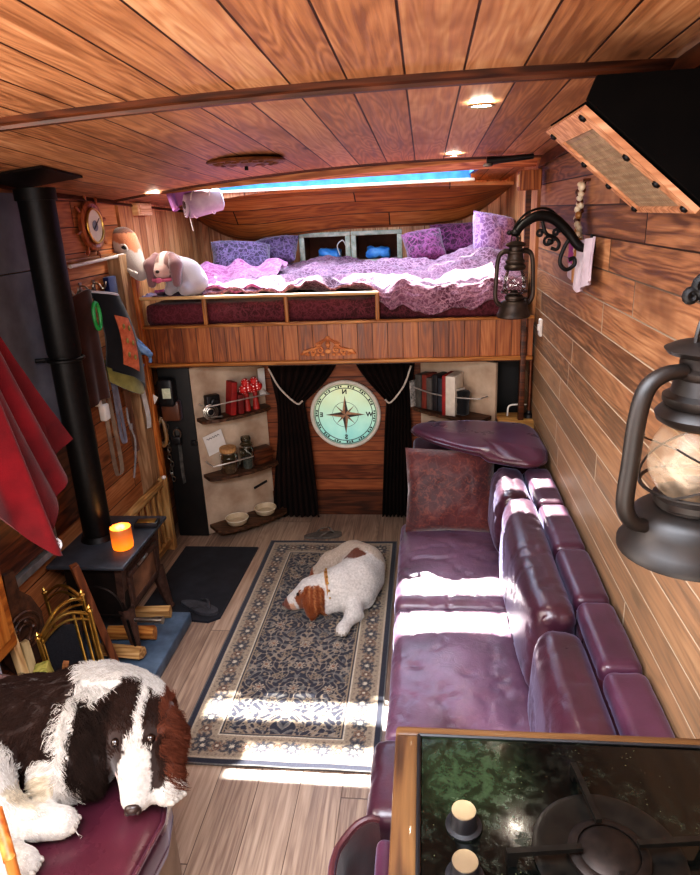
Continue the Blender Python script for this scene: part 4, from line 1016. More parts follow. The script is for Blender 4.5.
m = MB(); m.grid(lambda u, v: (-1.60+.09*u, 1.83+.02*math.sin(u*5), .003+.54*v-.05*u*v), 8, 8, thick=.012); tag(m.build('pale_paper_bag', plain('pale_blue_paper', 'a8b0bc', 'ccd4dc', .8, 0, 12, .3)), 'pale blue paper bag standing at the far left edge beside the kindling', 'bag')
bl = thing('carved_bellows', 'dark carved wooden fireplace bellows leaning on the left wall', 'bellows', (-1.56, 2.0, .2))
bmx = Matrix(((.25, .0, .97), (.97, 0, -.25), (0, 1, 0)))   # local x -> along wall, y -> up, z -> out
prof = [(0, 0), (.06, .02), (.10, .10), (.105, .20), (.07, .29), (.028, .34), (.022, .43), (-.022, .43), (-.028, .34), (-.07, .29), (-.105, .20), (-.10, .10), (-.06, .02)]
CARV = plain('carved_oak', '24120a', '5a3620', .5, 0, 26, .6, bd=.008)
m = MB(); m.prism(prof, .02, bmx, (-1.56, 2.02, .26)); m.build('front_board', CARV, bl, smooth=False)
m = MB(); m.prism([(x*.96, y) for x, y in prof[1:5]+prof[-4:]], .05, bmx, (-1.605, 2.03, .27)); m.build('leather_side', leather('bellows_red_leather', '4a1a18', '6e2c28', .5, .4), bl, smooth=False)
m = MB()
for r in (.03, .055, .08): m.tube([Vector((-1.535, 2.02, .26))+bmx @ Vector((r*math.cos(a), .17+r*math.sin(a), 0)) for a in [2*PI*k/20 for k in range(20)]], .006, 6, closed=True)
for k in range(5): m.ball(tuple(Vector((-1.535, 2.02, .26))+bmx @ Vector((.042*math.cos(k*1.256), .17+.042*math.sin(k*1.256), 0))), .011, 8, 6)
m.build('carved_rosette', CARV, bl)
m = MB(); m.box((-1.527, 1.70, .72), (.15, .34, .46), b=.012); cb = m.build('side_cabinet', wood('varnished_orange', ('7a3c12', 'a85e20', 'c88038'), 'Y', .4)); tag(cb, 'orange varnished wooden cupboard at the left edge behind the red towel', 'cupboard')
m = MB(); m.box((-1.45, 1.70, .72), (.006, .26, .36), b=.002); m.build('door', wood('varnished_orange_door', ('8a4818', 'b86c28', 'd48e44'), 'Z', .4), cb)

# the red towel, hung from a point above the left edge
tw = thing('red_towel', 'deep red towel hanging in folds at the left with an embroidered badge at its tip', 'towel', (-1.27, 1.72, 2.0))
Hk = Vector((-1.30, 1.66, 2.04)); bot = spline([(-1.33, 1.42, 1.22), (-1.30, 1.60, 1.15), (-1.27, 1.74, 1.03), (-1.25, 1.83, .875), (-1.25, 1.875, .87), (-1.26, 1.97, .98), (-1.29, 2.01, 1.03), (-1.29, 2.08, 1.10), (-1.28, 2.165, 1.165)], 10)
def towel(u, v):
    i = u*(len(bot)-1); k = min(int(i), len(bot)-2); b = bot[k].lerp(bot[k+1], i-k)
    p = Hk.lerp(b, v); e = v**.7
    w = math.sin(u*17+1.2*v)*.034*e*(1-.2*v)+.015*math.sin(u*31+2)*e
    sag = Vector((0, -.03*math.sin(v*PI)*(u-.3), 0))
    return p+sag+Vector((w, .0, .004*fbm(u*9, v*7)))
RED = fabric('red_towelling', '4a050b', '780c16', 7, .95, 420., .15, .5)
m = MB(); m.grid(towel, 110, 60, thick=.007); m.build('cloth', RED, tw, angle=70)
m = MB(); c_ = Vector((-1.215, 1.835, .905)); Mb = axis_to((.85, -.5, .15))
m.tube([c_+Mb @ Vector((.021*math.cos(a), .021*math.sin(a), 0)) for a in [2*PI*k/20 for k in range(20)]], .004, 6, closed=True)
for k in range(6): m.tube([c_+Mb @ Vector((.018*math.cos(k*PI/6), .018*math.sin(k*PI/6), 0)), c_-Mb @ Vector((.018*math.cos(k*PI/6), .018*math.sin(k*PI/6), 0))], .0025, 5)
m.build('embroidered_badge', plain('silver_thread', 'b8b0b0', 'e0dcdc', .7), tw)
fold = MB(); fold.grid(lambda u, v: (-1.325+.012*math.sin(u*8), 1.86+.20*u, 1.35-.40*v+.10*u*v), 14, 14, thick=.006); fold.build('back_fold', RED, tw); m = MB(); m.tube([(-1.30, 1.66, 2.03), (-1.30, 1.66, zc(-1.3, 1.66))], .004, 6); m.build('hanging_loop', RED, tw)

# ---------------------------------------------------------------- dog leads on the hooks
HX = -1.60
for y, z, lab in ((2.955, 1.60, 'small steel coat hook on the left wall nearest the flue pipe'), (3.10, 1.60, 'small steel coat hook on the left wall, middle of the three holding dog leads'), (3.235, 1.60, 'small steel coat hook on the left wall nearest the bed post')):
    m = MB(); m.tube(spline([(-1.648, y, z+.02), (-1.62, y, z+.015), (-1.60, y, z-.01), (-1.585, y, z+.005), (-1.58, y, z+.025)], 4), .005, 8); m.box((-1.646, y, z+.005), (.006, .02, .06)); tag(m.build('hanging_hook', STEEL), lab, 'hook', 'coat hooks')
def strap(pts, w, th, mat, name, parent=None, label=None, cat=None, n=8, nx=None):
    P = spline(pts, n); m = MB(); L = len(P)
    wd = Vector(nx or (.5, .86, 0)).normalized()
    m.grid(lambda u, v: P[min(int(round(u*(L-1))), L-1)]+wd*w*(v-.5), L-1, 2, thick=th); o = m.build(name, mat, parent)
    if label: tag(o, label, cat)
    return o
NAVY = fabric('navy_cloth', '14204a', '203068', 9); ORP = plain('rust_orange_patch', 'a04a2c', 'c8704a', .75, 0, 40, .2); OLIVE = fabric('olive_webbing', '6a6434', '9a9050', 12)
WWEB = fabric('white_webbing', 'b0aca8', 'dcd8d4', 20); GREYW = fabric('grey_webbing', '5a5862', '85828e', 20); BRNW = leather('brown_lead_leather', '4a2c1c', '75492e', .5, .3); BLUET = plain('blue_trim', '3a5c8c', '88a8cc', .6, 0, 20)
hn = thing('dog_harness', 'black dog harness with rust-orange side patch hanging from the middle hook', 'dog harness', (-1.58, 3.1, 1.6))
def saddle(u, v):
    y = 3.04+.36*u*(.55+.45*v)+.0; z = 1.60-.36*v-.18*u*v-.05*u; x = -1.575+.075*math.sin(u*PI)+.03*math.sin(v*PI)+.02*v
    return (x, y, z)
m = MB(); m.grid(saddle, 18, 18, thick=.014); m.build('saddle', BLACKF, hn)
def patch(u, v): p = Vector(saddle(.20+.28*u, .28+.62*v)); return p+Vector((.012, -.008, 0))
m = MB(); m.grid(patch, 10, 10, thick=.006); pt = m.build('orange_patch', ORP, hn)
m = MB()
for j in range(3):
    for i in range(2): p = Vector(patch(.3+.4*i, .2+.28*j)); m.ball(tuple(p+Vector((.008, -.004, 0))), (.006, .009, .014), 8, 6)
m.build('patch_studs', plain('olive_brass', '7a6a3a', 'a89858', .5, .4), pt)
m = MB(); m.tube([Vector(saddle(t/16, .02))+Vector((.01, -.004, .004)) for t in range(17)]+[Vector(saddle(1, t/12))+Vector((.006, 0, 0)) for t in range(1, 13)], .007, 6); m.build('white_piping', plain('grey_white_piping', 'a8a4ac', 'd4d0d8', .7), hn)
m = MB(); m.tube(spline([saddle(.55, .55), tuple(Vector(saddle(.8, .62))+Vector((.06, 0, .0))), tuple(Vector(saddle(1, .55))+Vector((.065, .03, -.01))), tuple(Vector(saddle(1, .4))+Vector((.01, .02, 0)))], 6), .016, 10); m.build('grab_handle', BLUET, hn)
hn2 = thing('dog_collar_harness', 'olive and black dog harness hanging below the orange-patched one', 'dog harness', (-1.57, 3.15, 1.25))
def sad2(u, v): return (-1.57+.07*math.sin(u*PI)+.01*v, 3.06+.34*u, 1.265-.11*v-.10*u+.06*math.sin(u*PI)*-1*v)
m = MB(); m.grid(sad2, 16, 8, thick=.012); m.build('chest_band', OLIVE, hn2)
m = MB(); m.grid(lambda u, v: tuple(Vector(sad2(.06+.75*u, .1+.42*v))+Vector((.012, -.006, .01))), 12, 6, thick=.008); m.build('black_strap', BLACKF, hn2)
m = MB(); m.tube(arc((-1.50, 3.37, 1.20), .035, -.5, 4.5, 16), .009, 8); m.build('blue_loop', BLUET, hn2)
m = MB(); m.tube(arc((-1.525, 3.31, 1.10), .032, 0, 2*PI, 18, 'yz')[:-1], .005, 6, closed=True); m.tube(arc((-1.52, 3.34, 1.06), .026, 0, 2*PI, 18, 'yz')[:-1], .005, 6, closed=True); m.build('steel_rings', STEEL, hn2)
jk = thing('brown_coat', 'dark brown coat hanging on the hook beside the flue pipe', 'coat', (-1.6, 2.95, 1.6))
m = MB(); m.grid(lambda u, v: (-1.605+.05*math.sin(u*PI)+.012*math.sin(u*14)*v, 2.90+.16*u+(.03*(u-.5))*v, 1.585-.52*v+.03*math.sin(u*PI)), 22, 16, thick=.012); m.build('cloth', fabric('brown_wool', '2e1812', '4a2a20', 9), jk)
m = MB(); m.tube(arc((-1.53, 2.99, 1.49), .030, 0, 2*PI, 20, 'yz', .062)[:-1], .009, 8, closed=True); tag(m.build('green_lead_handle', plain('bright_green_plastic', '1c8a3c', '34b45c', .4)), 'bright green loop handle of a dog lead beside the flue pipe', 'dog lead')
m = MB(); m.box((-1.618, 3.36, 1.53), (.03, .10, .22), b=.008); tag(m.build('hanging_pouch', NAVY), 'navy blue pouch hanging on the wall behind the harness', 'pouch')
strap([(-1.57, 3.40, 1.28), (-1.555, 3.40, 1.15), (-1.55, 3.41, 1.0), (-1.55, 3.43, .86), (-1.56, 3.44, .79)], .028, .004, WWEB, 'hanging_lead', None, 'white webbing dog lead hanging lowest at the right of the leads', 'dog lead')
def loop_lead(y, z0, z1, x, mat, nm, lab, w=.018, spread=.05):
    strap([(x-.01, y, z0), (x, y-spread*.3, (z0+z1)/2+.1), (x, y-spread*.25, z1+.05), (x+.004, y+.01, z1), (x, y+spread*.5, z1+.06), (x-.004, y+spread*.35, (z0+z1)/2+.12), (x-.01, y+.02, z0-.02)], w, .004, mat, nm, None, lab, 'dog lead')
loop_lead(3.14, 1.17, .80, -1.575, GREYW, 'hanging_lead', 'grey webbing dog lead looped down under the harnesses')
loop_lead(3.24, 1.14, .72, -1.565, BRNW, 'hanging_lead', 'brown leather dog lead hanging in a loop between the grey and white leads')
loop_lead(3.05, 1.22, .66, -1.585, fabric('tan_webbing', '6a5444', '94806c', 20), 'hanging_lead', 'long tan dog lead hanging closest to the flue pipe', .022, .09)
m = MB(); m.tube(spline([(-1.56, 3.20, .98), (-1.555, 3.19, .90), (-1.55, 3.22, .80), (-1.55, 3.19, .70), (-1.56, 3.16, .60)], 6), .006, 6); m.lathe([(.0, 0), (.010, .002), (.010, .03), (0, .032)], (-1.555, 3.205, .86), 10); tag(m.build('hanging_rope_lead', plain('grey_rope', '6e6868', '9c9694', .8)), 'thin grey rope dog lead with a metal clip dangling lowest on the left wall', 'dog lead')
m = MB(); m.box((-1.60, 2.99, 1.13), (.03, .035, .16), b=.008); wb_ = m.build('grooming_brush', WHITE); tag(wb_, 'white plastic grooming brush hanging beside the flue pipe', 'brush')
m = MB(); m.box((-1.59, 3.02, 1.01), (.035, .055, .085), b=.01); m.build('brush_head', WHITE, wb_)

# spindle gate leaning in front of the bed post
sg_ = thing('spindle_gate', 'pale wooden spindle gate with sloping top rail standing by the left bed post', 'gate', (-1.55, 3.3, 0))
GP = wood('gate_pine', ('8a6238', 'b08650', 'cca874'), 'Z', .5); GPY = wood('gate_pine_rail', ('8a6238', 'b08650', 'cca874'), 'Y', .5)
P0, P1 = Vector((-1.56, 2.88, .425)), Vector((-1.55, 3.50, .455))
m = MB(); m.box((P0+P1)/2, (.04, (P1-P0).length, .035), b=.005); m.build('top_rail', GPY, sg_)
m = MB(); m.box((-1.555, 3.19, .06), (.035, .62, .04), b=.005); m.build('bottom_rail', GPY, sg_)
m = MB(); m.box((-1.545, 3.485, .235), (.045, .045, .47), b=.005); m.build('end_post', GP, sg_)
for k in range(7):
    m = MB(); m.box((-1.553, 2.94+.078*k, .245), (.018, .022, .36), b=.003); m.build('spindle', GP, sg_)
m = MB(); m.ball((-1.53, 3.47, .475), (.014, .014, .012), 10, 8); m.build('cap', WHITE, sg_)
# ---------------------------------------------------------------- right side: lanterns, bracket, hood, wall hangings
def lantern(name, label, s, loc, rz, mat, glassm, kr=1.):
    """hurricane lantern, s = height scale (1 -> 0.30 m), origin at its base"""
    t = thing(name, label, 'lantern', loc, (0, 0, rz)); K = s; t.scale = (kr, kr, 1)
    def L(prof): return [(r*K, z*K) for r, z in prof]
    m = MB(); m.lathe(L([(0, 0), (.066, 0), (.072, .004), (.072, .012), (.066, .022), (.060, .040), (.058, .056), (.050, .064), (.036, .068), (.036, .074), (0, .074)]), (0, 0, 0), 36); tk = m.build('fuel_tank', mat, t, local=True)
    m = MB(); m.lathe(L([(.010, 0), (.012, .002), (.012, .012), (.008, .016), (0, .016)]), (.047*K, -.012*K, .058*K), 14); m.build('filler_cap', mat, tk, local=True)
    m = MB(); m.lathe(L([(.034, .070), (.040, .074), (.040, .082), (.026, .090), (.016, .098), (.012, .104), (0, .104)]), (0, 0, 0), 28); m.build('burner', mat, t, local=True)
    gp = L([(.030, .084), (.040, .096), (.0485, .118), (.049, .135), (.044, .158), (.036, .176), (.0335, .184)])
    m = MB(); m.lathe(gp, (0, 0, 0), 36, cap=False); m.build('globe', glassm, t, local=True)
    m = MB(); m.lathe(L([(.037, .180), (.045, .186), (.047, .194), (.043, .200), (.036, .204), (.041, .210), (.041, .217), (.034, .222), (.031, .240), (.034, .244), (.034, .250), (.028, .254), (.028, .266), (.040, .270), (.044, .276), (.034, .282), (.014, .288), (0, .288)]), (0, 0, 0), 36); m.build('chimney_cap', mat, t, local=True)
    for sg in (-1, 1):
        pts = spline([(sg*.052*K, 0, .048*K), (sg*.072*K, 0, .058*K), (sg*.083*K, 0, .085*K), (sg*.081*K, 0, .14*K), (sg*.078*K, 0, .200*K), (sg*.070*K, 0, .236*K), (sg*.052*K, 0, .250*K), (sg*.030*K, 0, .252*K)], 6)
        m = MB(); m.tube(pts, .0092*K, 12); m.build('side_tube', mat, t, local=True)
    for sg in (-1, 1):     # crossed guard wires around the globe
        for fr in (-1, 1):
            pts = [(.055*K*math.sin(sg*(-1.1+2.2*i/14)), fr*.055*K*math.cos(-1.1+2.2*i/14), (.098+.066*i/14)*K) for i in range(15)]
            m = MB(); m.tube(pts, .0014*K, 6); m.build('guard_wire', mat, t, local=True)
    m = MB(); m.tube([(.054*K*math.cos(a), .054*K*math.sin(a), .098*K) for a in [2*PI*k/32 for k in range(32)]], .0022*K, 6, closed=True); m.build('guard_ring', mat, t, local=True)
    m = MB(); m.tube(arc((0, 0, .284*K), .020*K, 0, PI, 16, 'xz', .046*K), .0026*K, 6); m.build('hanging_bail', mat, t, local=True)
    return t
SMOKEG = NT('smoky_globe_glass'); _t = SMOKEG
tr = _t.n('ShaderNodeBsdfTransparent'); tr.inputs[0].default_value = lin('e8dccb'); df = _t.n('ShaderNodeBsdfPrincipled'); df.inputs['Base Color'].default_value = lin('b8a48c'); df.inputs['Roughness'].default_value = .25
mx = _t.n('ShaderNodeMixShader'); _t.put(mx.inputs[0], _t.rng(_t.noise(_t.obj(), 16., 5, .6, .8), .40, .75, .16, .62)); _t.put(mx.inputs[1], tr.outputs[0]); _t.put(mx.inputs[2], df.outputs[0]); _t.t.links.new(mx.outputs[0], _t.out.inputs[0])
lantern('hurricane_lantern', 'large rusty hurricane lantern hanging close by at the right edge', .955, (.330, .80, 1.468), .35, RUST, _t.m, 1.22)
GREYM = plain('dull_grey_lantern', '1c1613', '40342c', .45, .6, 30, .1)
lantern('hurricane_lantern', 'small grey hurricane lantern hanging from the scrolled iron arm by the bed', .90, (.310, 2.41, 1.521), .2, GREYM, GLASS, .9)
# cast iron scroll bracket holding the small lantern
br = thing('scroll_bracket', 'black cast-iron scroll bracket on the right wall holding the small lantern', 'bracket', (.57, 2.45, 1.76))
m = MB(); yb = 2.45
arm = spline([(.572, yb, 1.742), (.53, yb, 1.752), (.49, yb, 1.80), (.44, yb-.01, 1.845), (.385, yb-.02, 1.858), (.335, yb-.03, 1.835), (.308, yb-.04, 1.805)], 7)
m.tube(arm, [.013+.005*math.sin(PI*i/(len(arm)-1)) for i in range(len(arm))], 10); m.build('arm', BLACKM, br)
m = MB(); m.lathe([(.030, 0), (.028, .008), (.014, .014), (0, .018)], (.578, yb, 1.75), 20, RY(-PI/2)); m.box((.572, yb, 1.735), (.012, .03, .11), b=.004); m.build('wall_plate', BLACKM, br)
m = MB()
m.tube(spline([(.50, yb, 1.785), (.478, yb, 1.745), (.468, yb, 1.70), (.49, yb, 1.675), (.517, yb, 1.69), (.515, yb, 1.712), (.497, yb, 1.708)], 6), [.007]*36+[.009], 8)
m.tube(spline([(.40, yb-.01, 1.84), (.415, yb-.01, 1.80), (.445, yb, 1.785), (.462, yb, 1.765), (.455, yb, 1.745), (.435, yb, 1.75)], 6), .006, 8)
for c_, r_, t_ in (((.425, yb, 1.772), .020, 1.3), ((.395, yb-.01, 1.80), .014, 1.2), ((.45, yb, 1.80), .013, 1.2)):
    m.tube([(c_[0]+r_*(1-.8*i/20)*math.cos(t_*2*PI*i/20), c_[1], c_[2]+r_*(1-.8*i/20)*math.sin(t_*2*PI*i/20)) for i in range(21)], .005, 6)
m.ball((.432, yb, 1.770), (.012, .008, .010)); m.build('scrollwork', BLACKM, br)
m = MB(); m.tube(spline([(.49, yb, 1.815), (.42, yb-.01, 1.878), (.35, yb-.03, 1.872), (.31, yb-.04, 1.835), (.30, yb-.04, 1.81)], 6), .004, 6); m.build('top_wire', BLACKM, br)
m = MB(); m.ball((.308, yb-.04, 1.808), (.018, .014, .013), 12, 8); m.ball((.288, yb-.04, 1.808), (.010, .009, .008), 10, 6); m.build('dragon_head', BLACKM, br)
m = MB(); m.tube(spline([(.308, yb-.04, 1.80), (.318, yb-.04, 1.79), (.314, yb-.04, 1.772), (.305, yb-.04, 1.78)], 5), .004, 6); m.build('hook', BLACKM, br)
# second bracket: only its scroll end shows above the big lantern
b2 = thing('scroll_bracket', 'black iron scroll bracket end just above the large lantern at the right edge', 'bracket', (.57, .80, 1.80))
m = MB(); m.tube(spline([(.575, .80, 1.80), (.48, .80, 1.84), (.40, .80, 1.85), (.345, .80, 1.83), (.322, .80, 1.80)], 7), .011, 10); m.build('arm', BLACKM, b2)
m = MB()
for c_, r_ in (((.312, .80, 1.803), .012), ((.330, .80, 1.782), .011), ((.300, .80, 1.792), .008)): m.tube([(c_[0]+r_*(1-.7*i/16)*math.cos(1.3*2*PI*i/16), .80, c_[2]+r_*(1-.7*i/16)*math.sin(1.3*2*PI*i/16)) for i in range(17)], .005, 8)
m.ball((.318, .80, 1.795), (.014, .010, .012)); m.build('scroll_end', BLACKM, b2)
m = MB(); m.tube([(.338, .80, 1.785), (.338, .80, 1.778)], .003, 6); m.lathe([(.010, 0), (.0, .012)], (.575, .80, 1.80), 12, RY(-PI/2)); m.build('wall_stud', BLACKM, b2)

# extractor hood: dark box in the ceiling corner with a slotted grille panel on its sloping face
hd = thing('extractor_hood', 'dark extractor hood in the ceiling corner with a wooden grille panel', 'extractor hood', (.45, 1.6, 1.9))
ya, yb2 = 1.42, 1.80
prof = [(.42, 2.117), (.303, 2.076), (.530, 1.884), (.578, 1.872), (.578, 2.117)]
m = MB(); m.prism(prof, yb2-ya, Matrix(((1, 0, 0), (0, 0, 1), (0, 1, 0))), (0, ya, 0)); m.prism([(.318, 2.117), (.302, 2.078), (.530, 1.884), (.578, 1.872), (.578, 2.117)], .012, Matrix(((1, 0, 0), (0, 0, 1), (0, 1, 0))), (0, ya-.012, 0)); m.build('casing', plain('hood_black', '040303', '080605', .9, 0, 20, spec=.1), hd, smooth=False)
FRW = wood('grille_frame_wood', ('a06a48', 'c08a64', 'd8a884'), 'X', .5); e = Vector((.225, 0, -.192)).normalized(); nrm = Vector((-e.z*-1 if False else -.192, 0, -.225)).normalized(); o0 = Vector((.303, 0, 2.072))
Ls = .30
def hp(s, y, o): return o0+e*s+Vector((0, y, 0))+nrm*o
def slab(s0, s1, y0, y1, o0_, o1_, m):
    v = [hp(s, y, o) for s in (s0, s1) for y in (y0, y1) for o in (o0_, o1_)]
    m.add(v, [(0, 1, 3, 2), (4, 6, 7, 5), (0, 4, 5, 1), (2, 3, 7, 6), (0, 2, 6, 4), (1, 5, 7, 3)])
for (s0, s1, y0, y1) in ((0, .045, ya, yb2), (Ls-.014, Ls, ya, yb2), (.045, Ls-.014, ya, ya+.045), (.045, Ls-.014, yb2-.032, yb2)):
    m = MB(); slab(s0, s1, y0, y1, .002, .014, m); fr_ = m.build('grille_frame', FRW, hd, smooth=False)
m = MB(); slab(.045, Ls-.014, ya+.045, yb2-.032, .001, .004, m); m.build('grille_back', BLACKM, hd, smooth=False)
m = MB(); nr = 13
for i in range(nr):
    s = .050+(Ls-.074)*i/(nr-1); slab(s, s+.0085, ya+.045, yb2-.032, .004, .008, m)
for j in range(22):
    y = ya+.048+(yb2-ya-.088)*j/21; slab(.045, Ls-.014, y, y+.0055, .004, .0075, m)
m.build('grille_mesh', plain('bronze_mesh', '8a745c', 'b89e80', .5, .3, 30), hd, smooth=False)
for (s, y) in ((.015, ya+.03), (.02, yb2-.025), (.13, ya+.03), (.12, yb2-.02), (.21, ya+.03), (.20, yb2-.02), (.285, ya+.03), (.285, yb2-.02)):
    m = MB(); m.lathe([(.009, 0), (.008, .005), (0, .008)], tuple(hp(s, y, .014)), 10, axis_to(nrm)); m.build('screw', BLACKM, hd)

# bead garland and folded cloth banner on the wall
gl = thing('bead_garland', 'strand of shells and beads hanging high on the right wall', 'garland', (.57, 2.58, 1.95))
GX = .565; rr = random.Random(4)
m = MB(); m.tube(spline([(GX, 2.57, 1.965), (GX-.005, 2.61, 1.90), (GX-.008, 2.60, 1.80), (GX-.008, 2.59, 1.70)], 6), .003, 5); m.tube([(.58, 2.57, 1.97), (.555, 2.57, 1.968)], .005, 8); m.build('string', DARKW, gl)
BEAD = [plain('shell_bead', 'c0ac90', 'e8dcc4', .4), plain('dark_bead', '3a1c14', '5a3020', .35), plain('amber_bead', '8a5a28', 'b8844a', .3)]
for k in range(46):
    tt = k/45; z = 1.955-.29*tt; y = 2.585+.022*math.sin(tt*6)+rr.uniform(-.016, .016)+.012*tt
    m = MB(); m.ball((GX-.012+rr.uniform(-.006, .006), y, z), (.012, rr.uniform(.009, .015), rr.uniform(.009, .015)), 9, 6); m.build('bead', BEAD[rr.choice((0, 0, 1, 2))], gl)
bn = thing('cloth_banner', 'folded white and purple cloth banner hanging under the bead garland', 'banner', (.57, 2.5, 1.75))
def ban(u, v):
    z1 = 1.590+.060*abs(u-.5)*2; y = 2.69-.40*u; z0 = 1.75+.04*u
    return (GX-.004-.016*abs(math.sin(u*11))-.006*v, y+.02*math.sin(v*3)*(u-.5), z0+(z1-z0)*v)
m = MB(); m.grid(ban, 40, 14, thick=.006); m.build('cloth', plain('white_lilac_cloth', 'a898a8', 'ddd2da', .85, 0, 7, .2), bn)
m = MB(); m.grid(lambda u, v: tuple(Vector(ban(.08+.16*u, .02+.55*v))+Vector((-.008, 0, 0))), 10, 8, thick=.003); m.build('magenta_panel', plain('magenta_purple_print', '6a3a88', 'b8487c', .8, 0, 30), bn)
m = MB(); m.tube(spline([(GX-.02, 2.56, 1.73), (GX-.026, 2.55, 1.68), (GX-.024, 2.555, 1.62)], 5), .009, 8); m.build('cord', BEAD[2], bn)

# wooden junction box and dark reading lamp at the bed end
m = MB(); m.box((.505, 3.50, 2.005), (.10, .10, .09), b=.006); jb = m.build('junction_box', wood('box_mahogany', ('6a3418', '9a5a32', 'b87848'), 'Z', .6)); tag(jb, 'small wooden junction box under the ceiling at the right bed corner', 'box')
m = MB(); m.box((.452, 3.50, 2.005), (.006, .07, .055), b=.002); m.build('cover_plate', PINE, jb)
m = MB(); m.box((.505, 3.515, 1.62), (.026, .022, .68)); m.build('trunking', DARKW, jb, smooth=False)
rl = thing('reading_lamp', 'slim black reading lamp fixed to the second ceiling beam at the right', 'lamp', (.38, 3.52, 2.10))
m = MB(); m.tube([(.30, 3.50, 2.10), (.36, 3.50, 2.103), (.52, 3.51, 2.112)], [.022, .016, .012], 12); m.build('arm', BLACKP, rl)
m = MB(); m.lathe([(0, 0), (.022, 0), (.024, .006), (.018, .014), (0, .016)], (.305, 3.495, 2.076), 18); m.build('lens', plain('lamp_lens', '6a6460', '98928c', .2), rl)
m = MB(); m.box((.572, 3.40, 1.31), (.014, .05, .085), b=.004); sw = m.build('wall_switch', WHITE); tag(sw, 'white light switch low on the right wall beside the bed corner', 'switch')
m = MB(); m.box((.562, 3.40, 1.31), (.008, .02, .03), b=.002); m.build('rocker', WHITE, sw)

# ceiling rose and three recessed LED spots
cr = thing('ceiling_rose', 'round carved dark wood ceiling rose between the two beams', 'ceiling rose', (-.75, 2.98, zc(-.75, 2.98)))
zr = zc(-.75, 2.98)-.002; Md = RX(PI)
CARVD = plain('carved_rose_wood', '4a2410', '8a5428', .5, 0, 34, .5, bd=.006)
m = MB(); m.lathe([(.165, 0), (.168, .008), (.160, .014), (.150, .010), (.142, .013), (.10, .012), (.095, .018), (.085, .018), (.080, .012), (.05, .016), (.03, .024), (0, .026)], (-.75, 2.98, zr), 48, Md); m.build('disc', CARVD, cr)
for k in range(16):
    a = 2*PI*k/16; m = MB(); m.ball((-.75+.122*math.cos(a), 2.98+.122*math.sin(a), zr-.013), (.020, .011, .008), 10, 6, RZ(a)); m.build('petal', CARVD, cr)
m = MB(); m.tube([(-.75, 2.98, zr-.02), (-.75, 2.98, zr-.04)], .008, 8); m.build('hook', BLACKM, cr)
LEDM = emis('led_lens', 'fff4e0', 40.); CHR = plain('chrome_bezel', '8a7860', 'b8a890', .3, .8)
sp0 = None
for i, (x, y, lab) in enumerate(((.170, 2.20, 'recessed LED spotlight in the ceiling just beyond the first beam at the right'), (.14, 3.42, 'recessed LED spotlight in the ceiling just before the second beam, right of the rose'), (-1.42, 3.72-.12, 'recessed LED spotlight in the ceiling above the rolled blanket at the left'))):
    z = zc(x, y)-.007
    s_ = thing('led_spotlight', lab, 'spotlight', (x, y, z), None, 'recessed ceiling spotlights')
    m = MB(); m.lathe([(.040, 0), (.042, -.004), (.036, -.007), (.031, -.004)], (0, 0, 0), 32, cap=False); m.build('bezel', CHR, s_, local=True)
    m = MB(); m.lathe([(0, -.003), (.032, -.003), (.032, -.002)], (0, 0, 0), 28, cap=False); m.build('lens', LEDM, s_, local=True)
    lamp('led_light', 'SPOT', (x, y, z-.012), 6., (1., .9, .76), (0, 0, 0), .03, spot_size=2.2, spot_blend=.6)
# ---------------------------------------------------------------- under the bed: cupboards, angled shelves, curtains
DARKP = plain('black_stained_panel', '0c0a09', '1a1512', .6, 0, 14, .1)
m = MB(); m.box((-1.462, 3.66, .55), (.19, .03, 1.09), b=.003); cbp = m.build('dark_cupboard', DARKP); tag(cbp, 'black upright cupboard panel under the bed at the left, behind hanging leads', 'cupboard')
m = MB(); m.box((-1.385, 3.635, .63), (.028, .024, .028), b=.004); m.build('catch', BLACKP, cbp)
m = MB(); m.box((.49, 3.94, .55), (.18, .03, 1.09), b=.003); tag(m.build('dark_cupboard', DARKP), 'black cupboard panel under the bed behind the small pine ledge', 'cupboard')
LIVE = wood('live_edge_dark', ('2a1a10', '4a3020', '6a4a34'), 'X', .5)
PLAST = plain('stained_cream_board', 'a0846c', 'd8c4ac', .65, 0, 5, .1, detail=7)
def angled(P0, P1):
    P0, P1 = Vector((*P0, 0)), Vector((*P1, 0)); d = (P1-P0).normalized(); n = Vector((d.y, -d.x, 0))
    if n.y > 0: n = -n
    return P0, d, n, (P1-P0).length
def lshelf(name, P0, d, n, s0, s1, z, dep, parent, seed, th=.02):
    m = MB(); N_ = 26; poly = [(s0, .002)]+[]
    fr = [(s0+(s1-s0)*i/N_, dep(i/N_)+.008*fbm(i*.5, seed)) for i in range(N_+1)]
    poly = [(s0, .003)]+fr+[(s1, .003)]
    M = Matrix((d, n, Vector((0, 0, 1)))).transposed()
    if M.determinant() < 0: poly = poly[::-1]
    m.prism(poly, th, M, tuple(P0+Vector((0, 0, z-th)))); return m.build(name, LIVE, parent, smooth=False)
P0, d, n, L = angled((-1.375, 3.65), (-1.01, 3.98))
def at(s, o, z): return P0+d*s+n*o+Vector((0, 0, z))
ls = thing('angled_shelf_unit', 'cream angled board under the left of the bed with three dark live-edge shelves', 'shelf unit', (P0.x, P0.y, 0))
Md_ = Matrix((d, n, Vector((0, 0, 1)))).transposed()
m = MB(); m.box(tuple(at(L/2, -.009, .545)), (L, .018, 1.07), Md_); m.build('back_board', PLAST, ls, smooth=False)
lshelf('shelf', P0, d, n, .02, L-.01, .775, lambda t: .075+.055*math.sin(t*PI)**.5, ls, 1)
lshelf('shelf', P0, d, n, .02, L-.01, .415, lambda t: .09+.06*math.sin(t*PI*.9)**.6, ls, 2)
lshelf('shelf', P0, d, n, .02, L+.02, .075, lambda t: .13+.05*math.sin(t*PI)**.5, ls, 3)
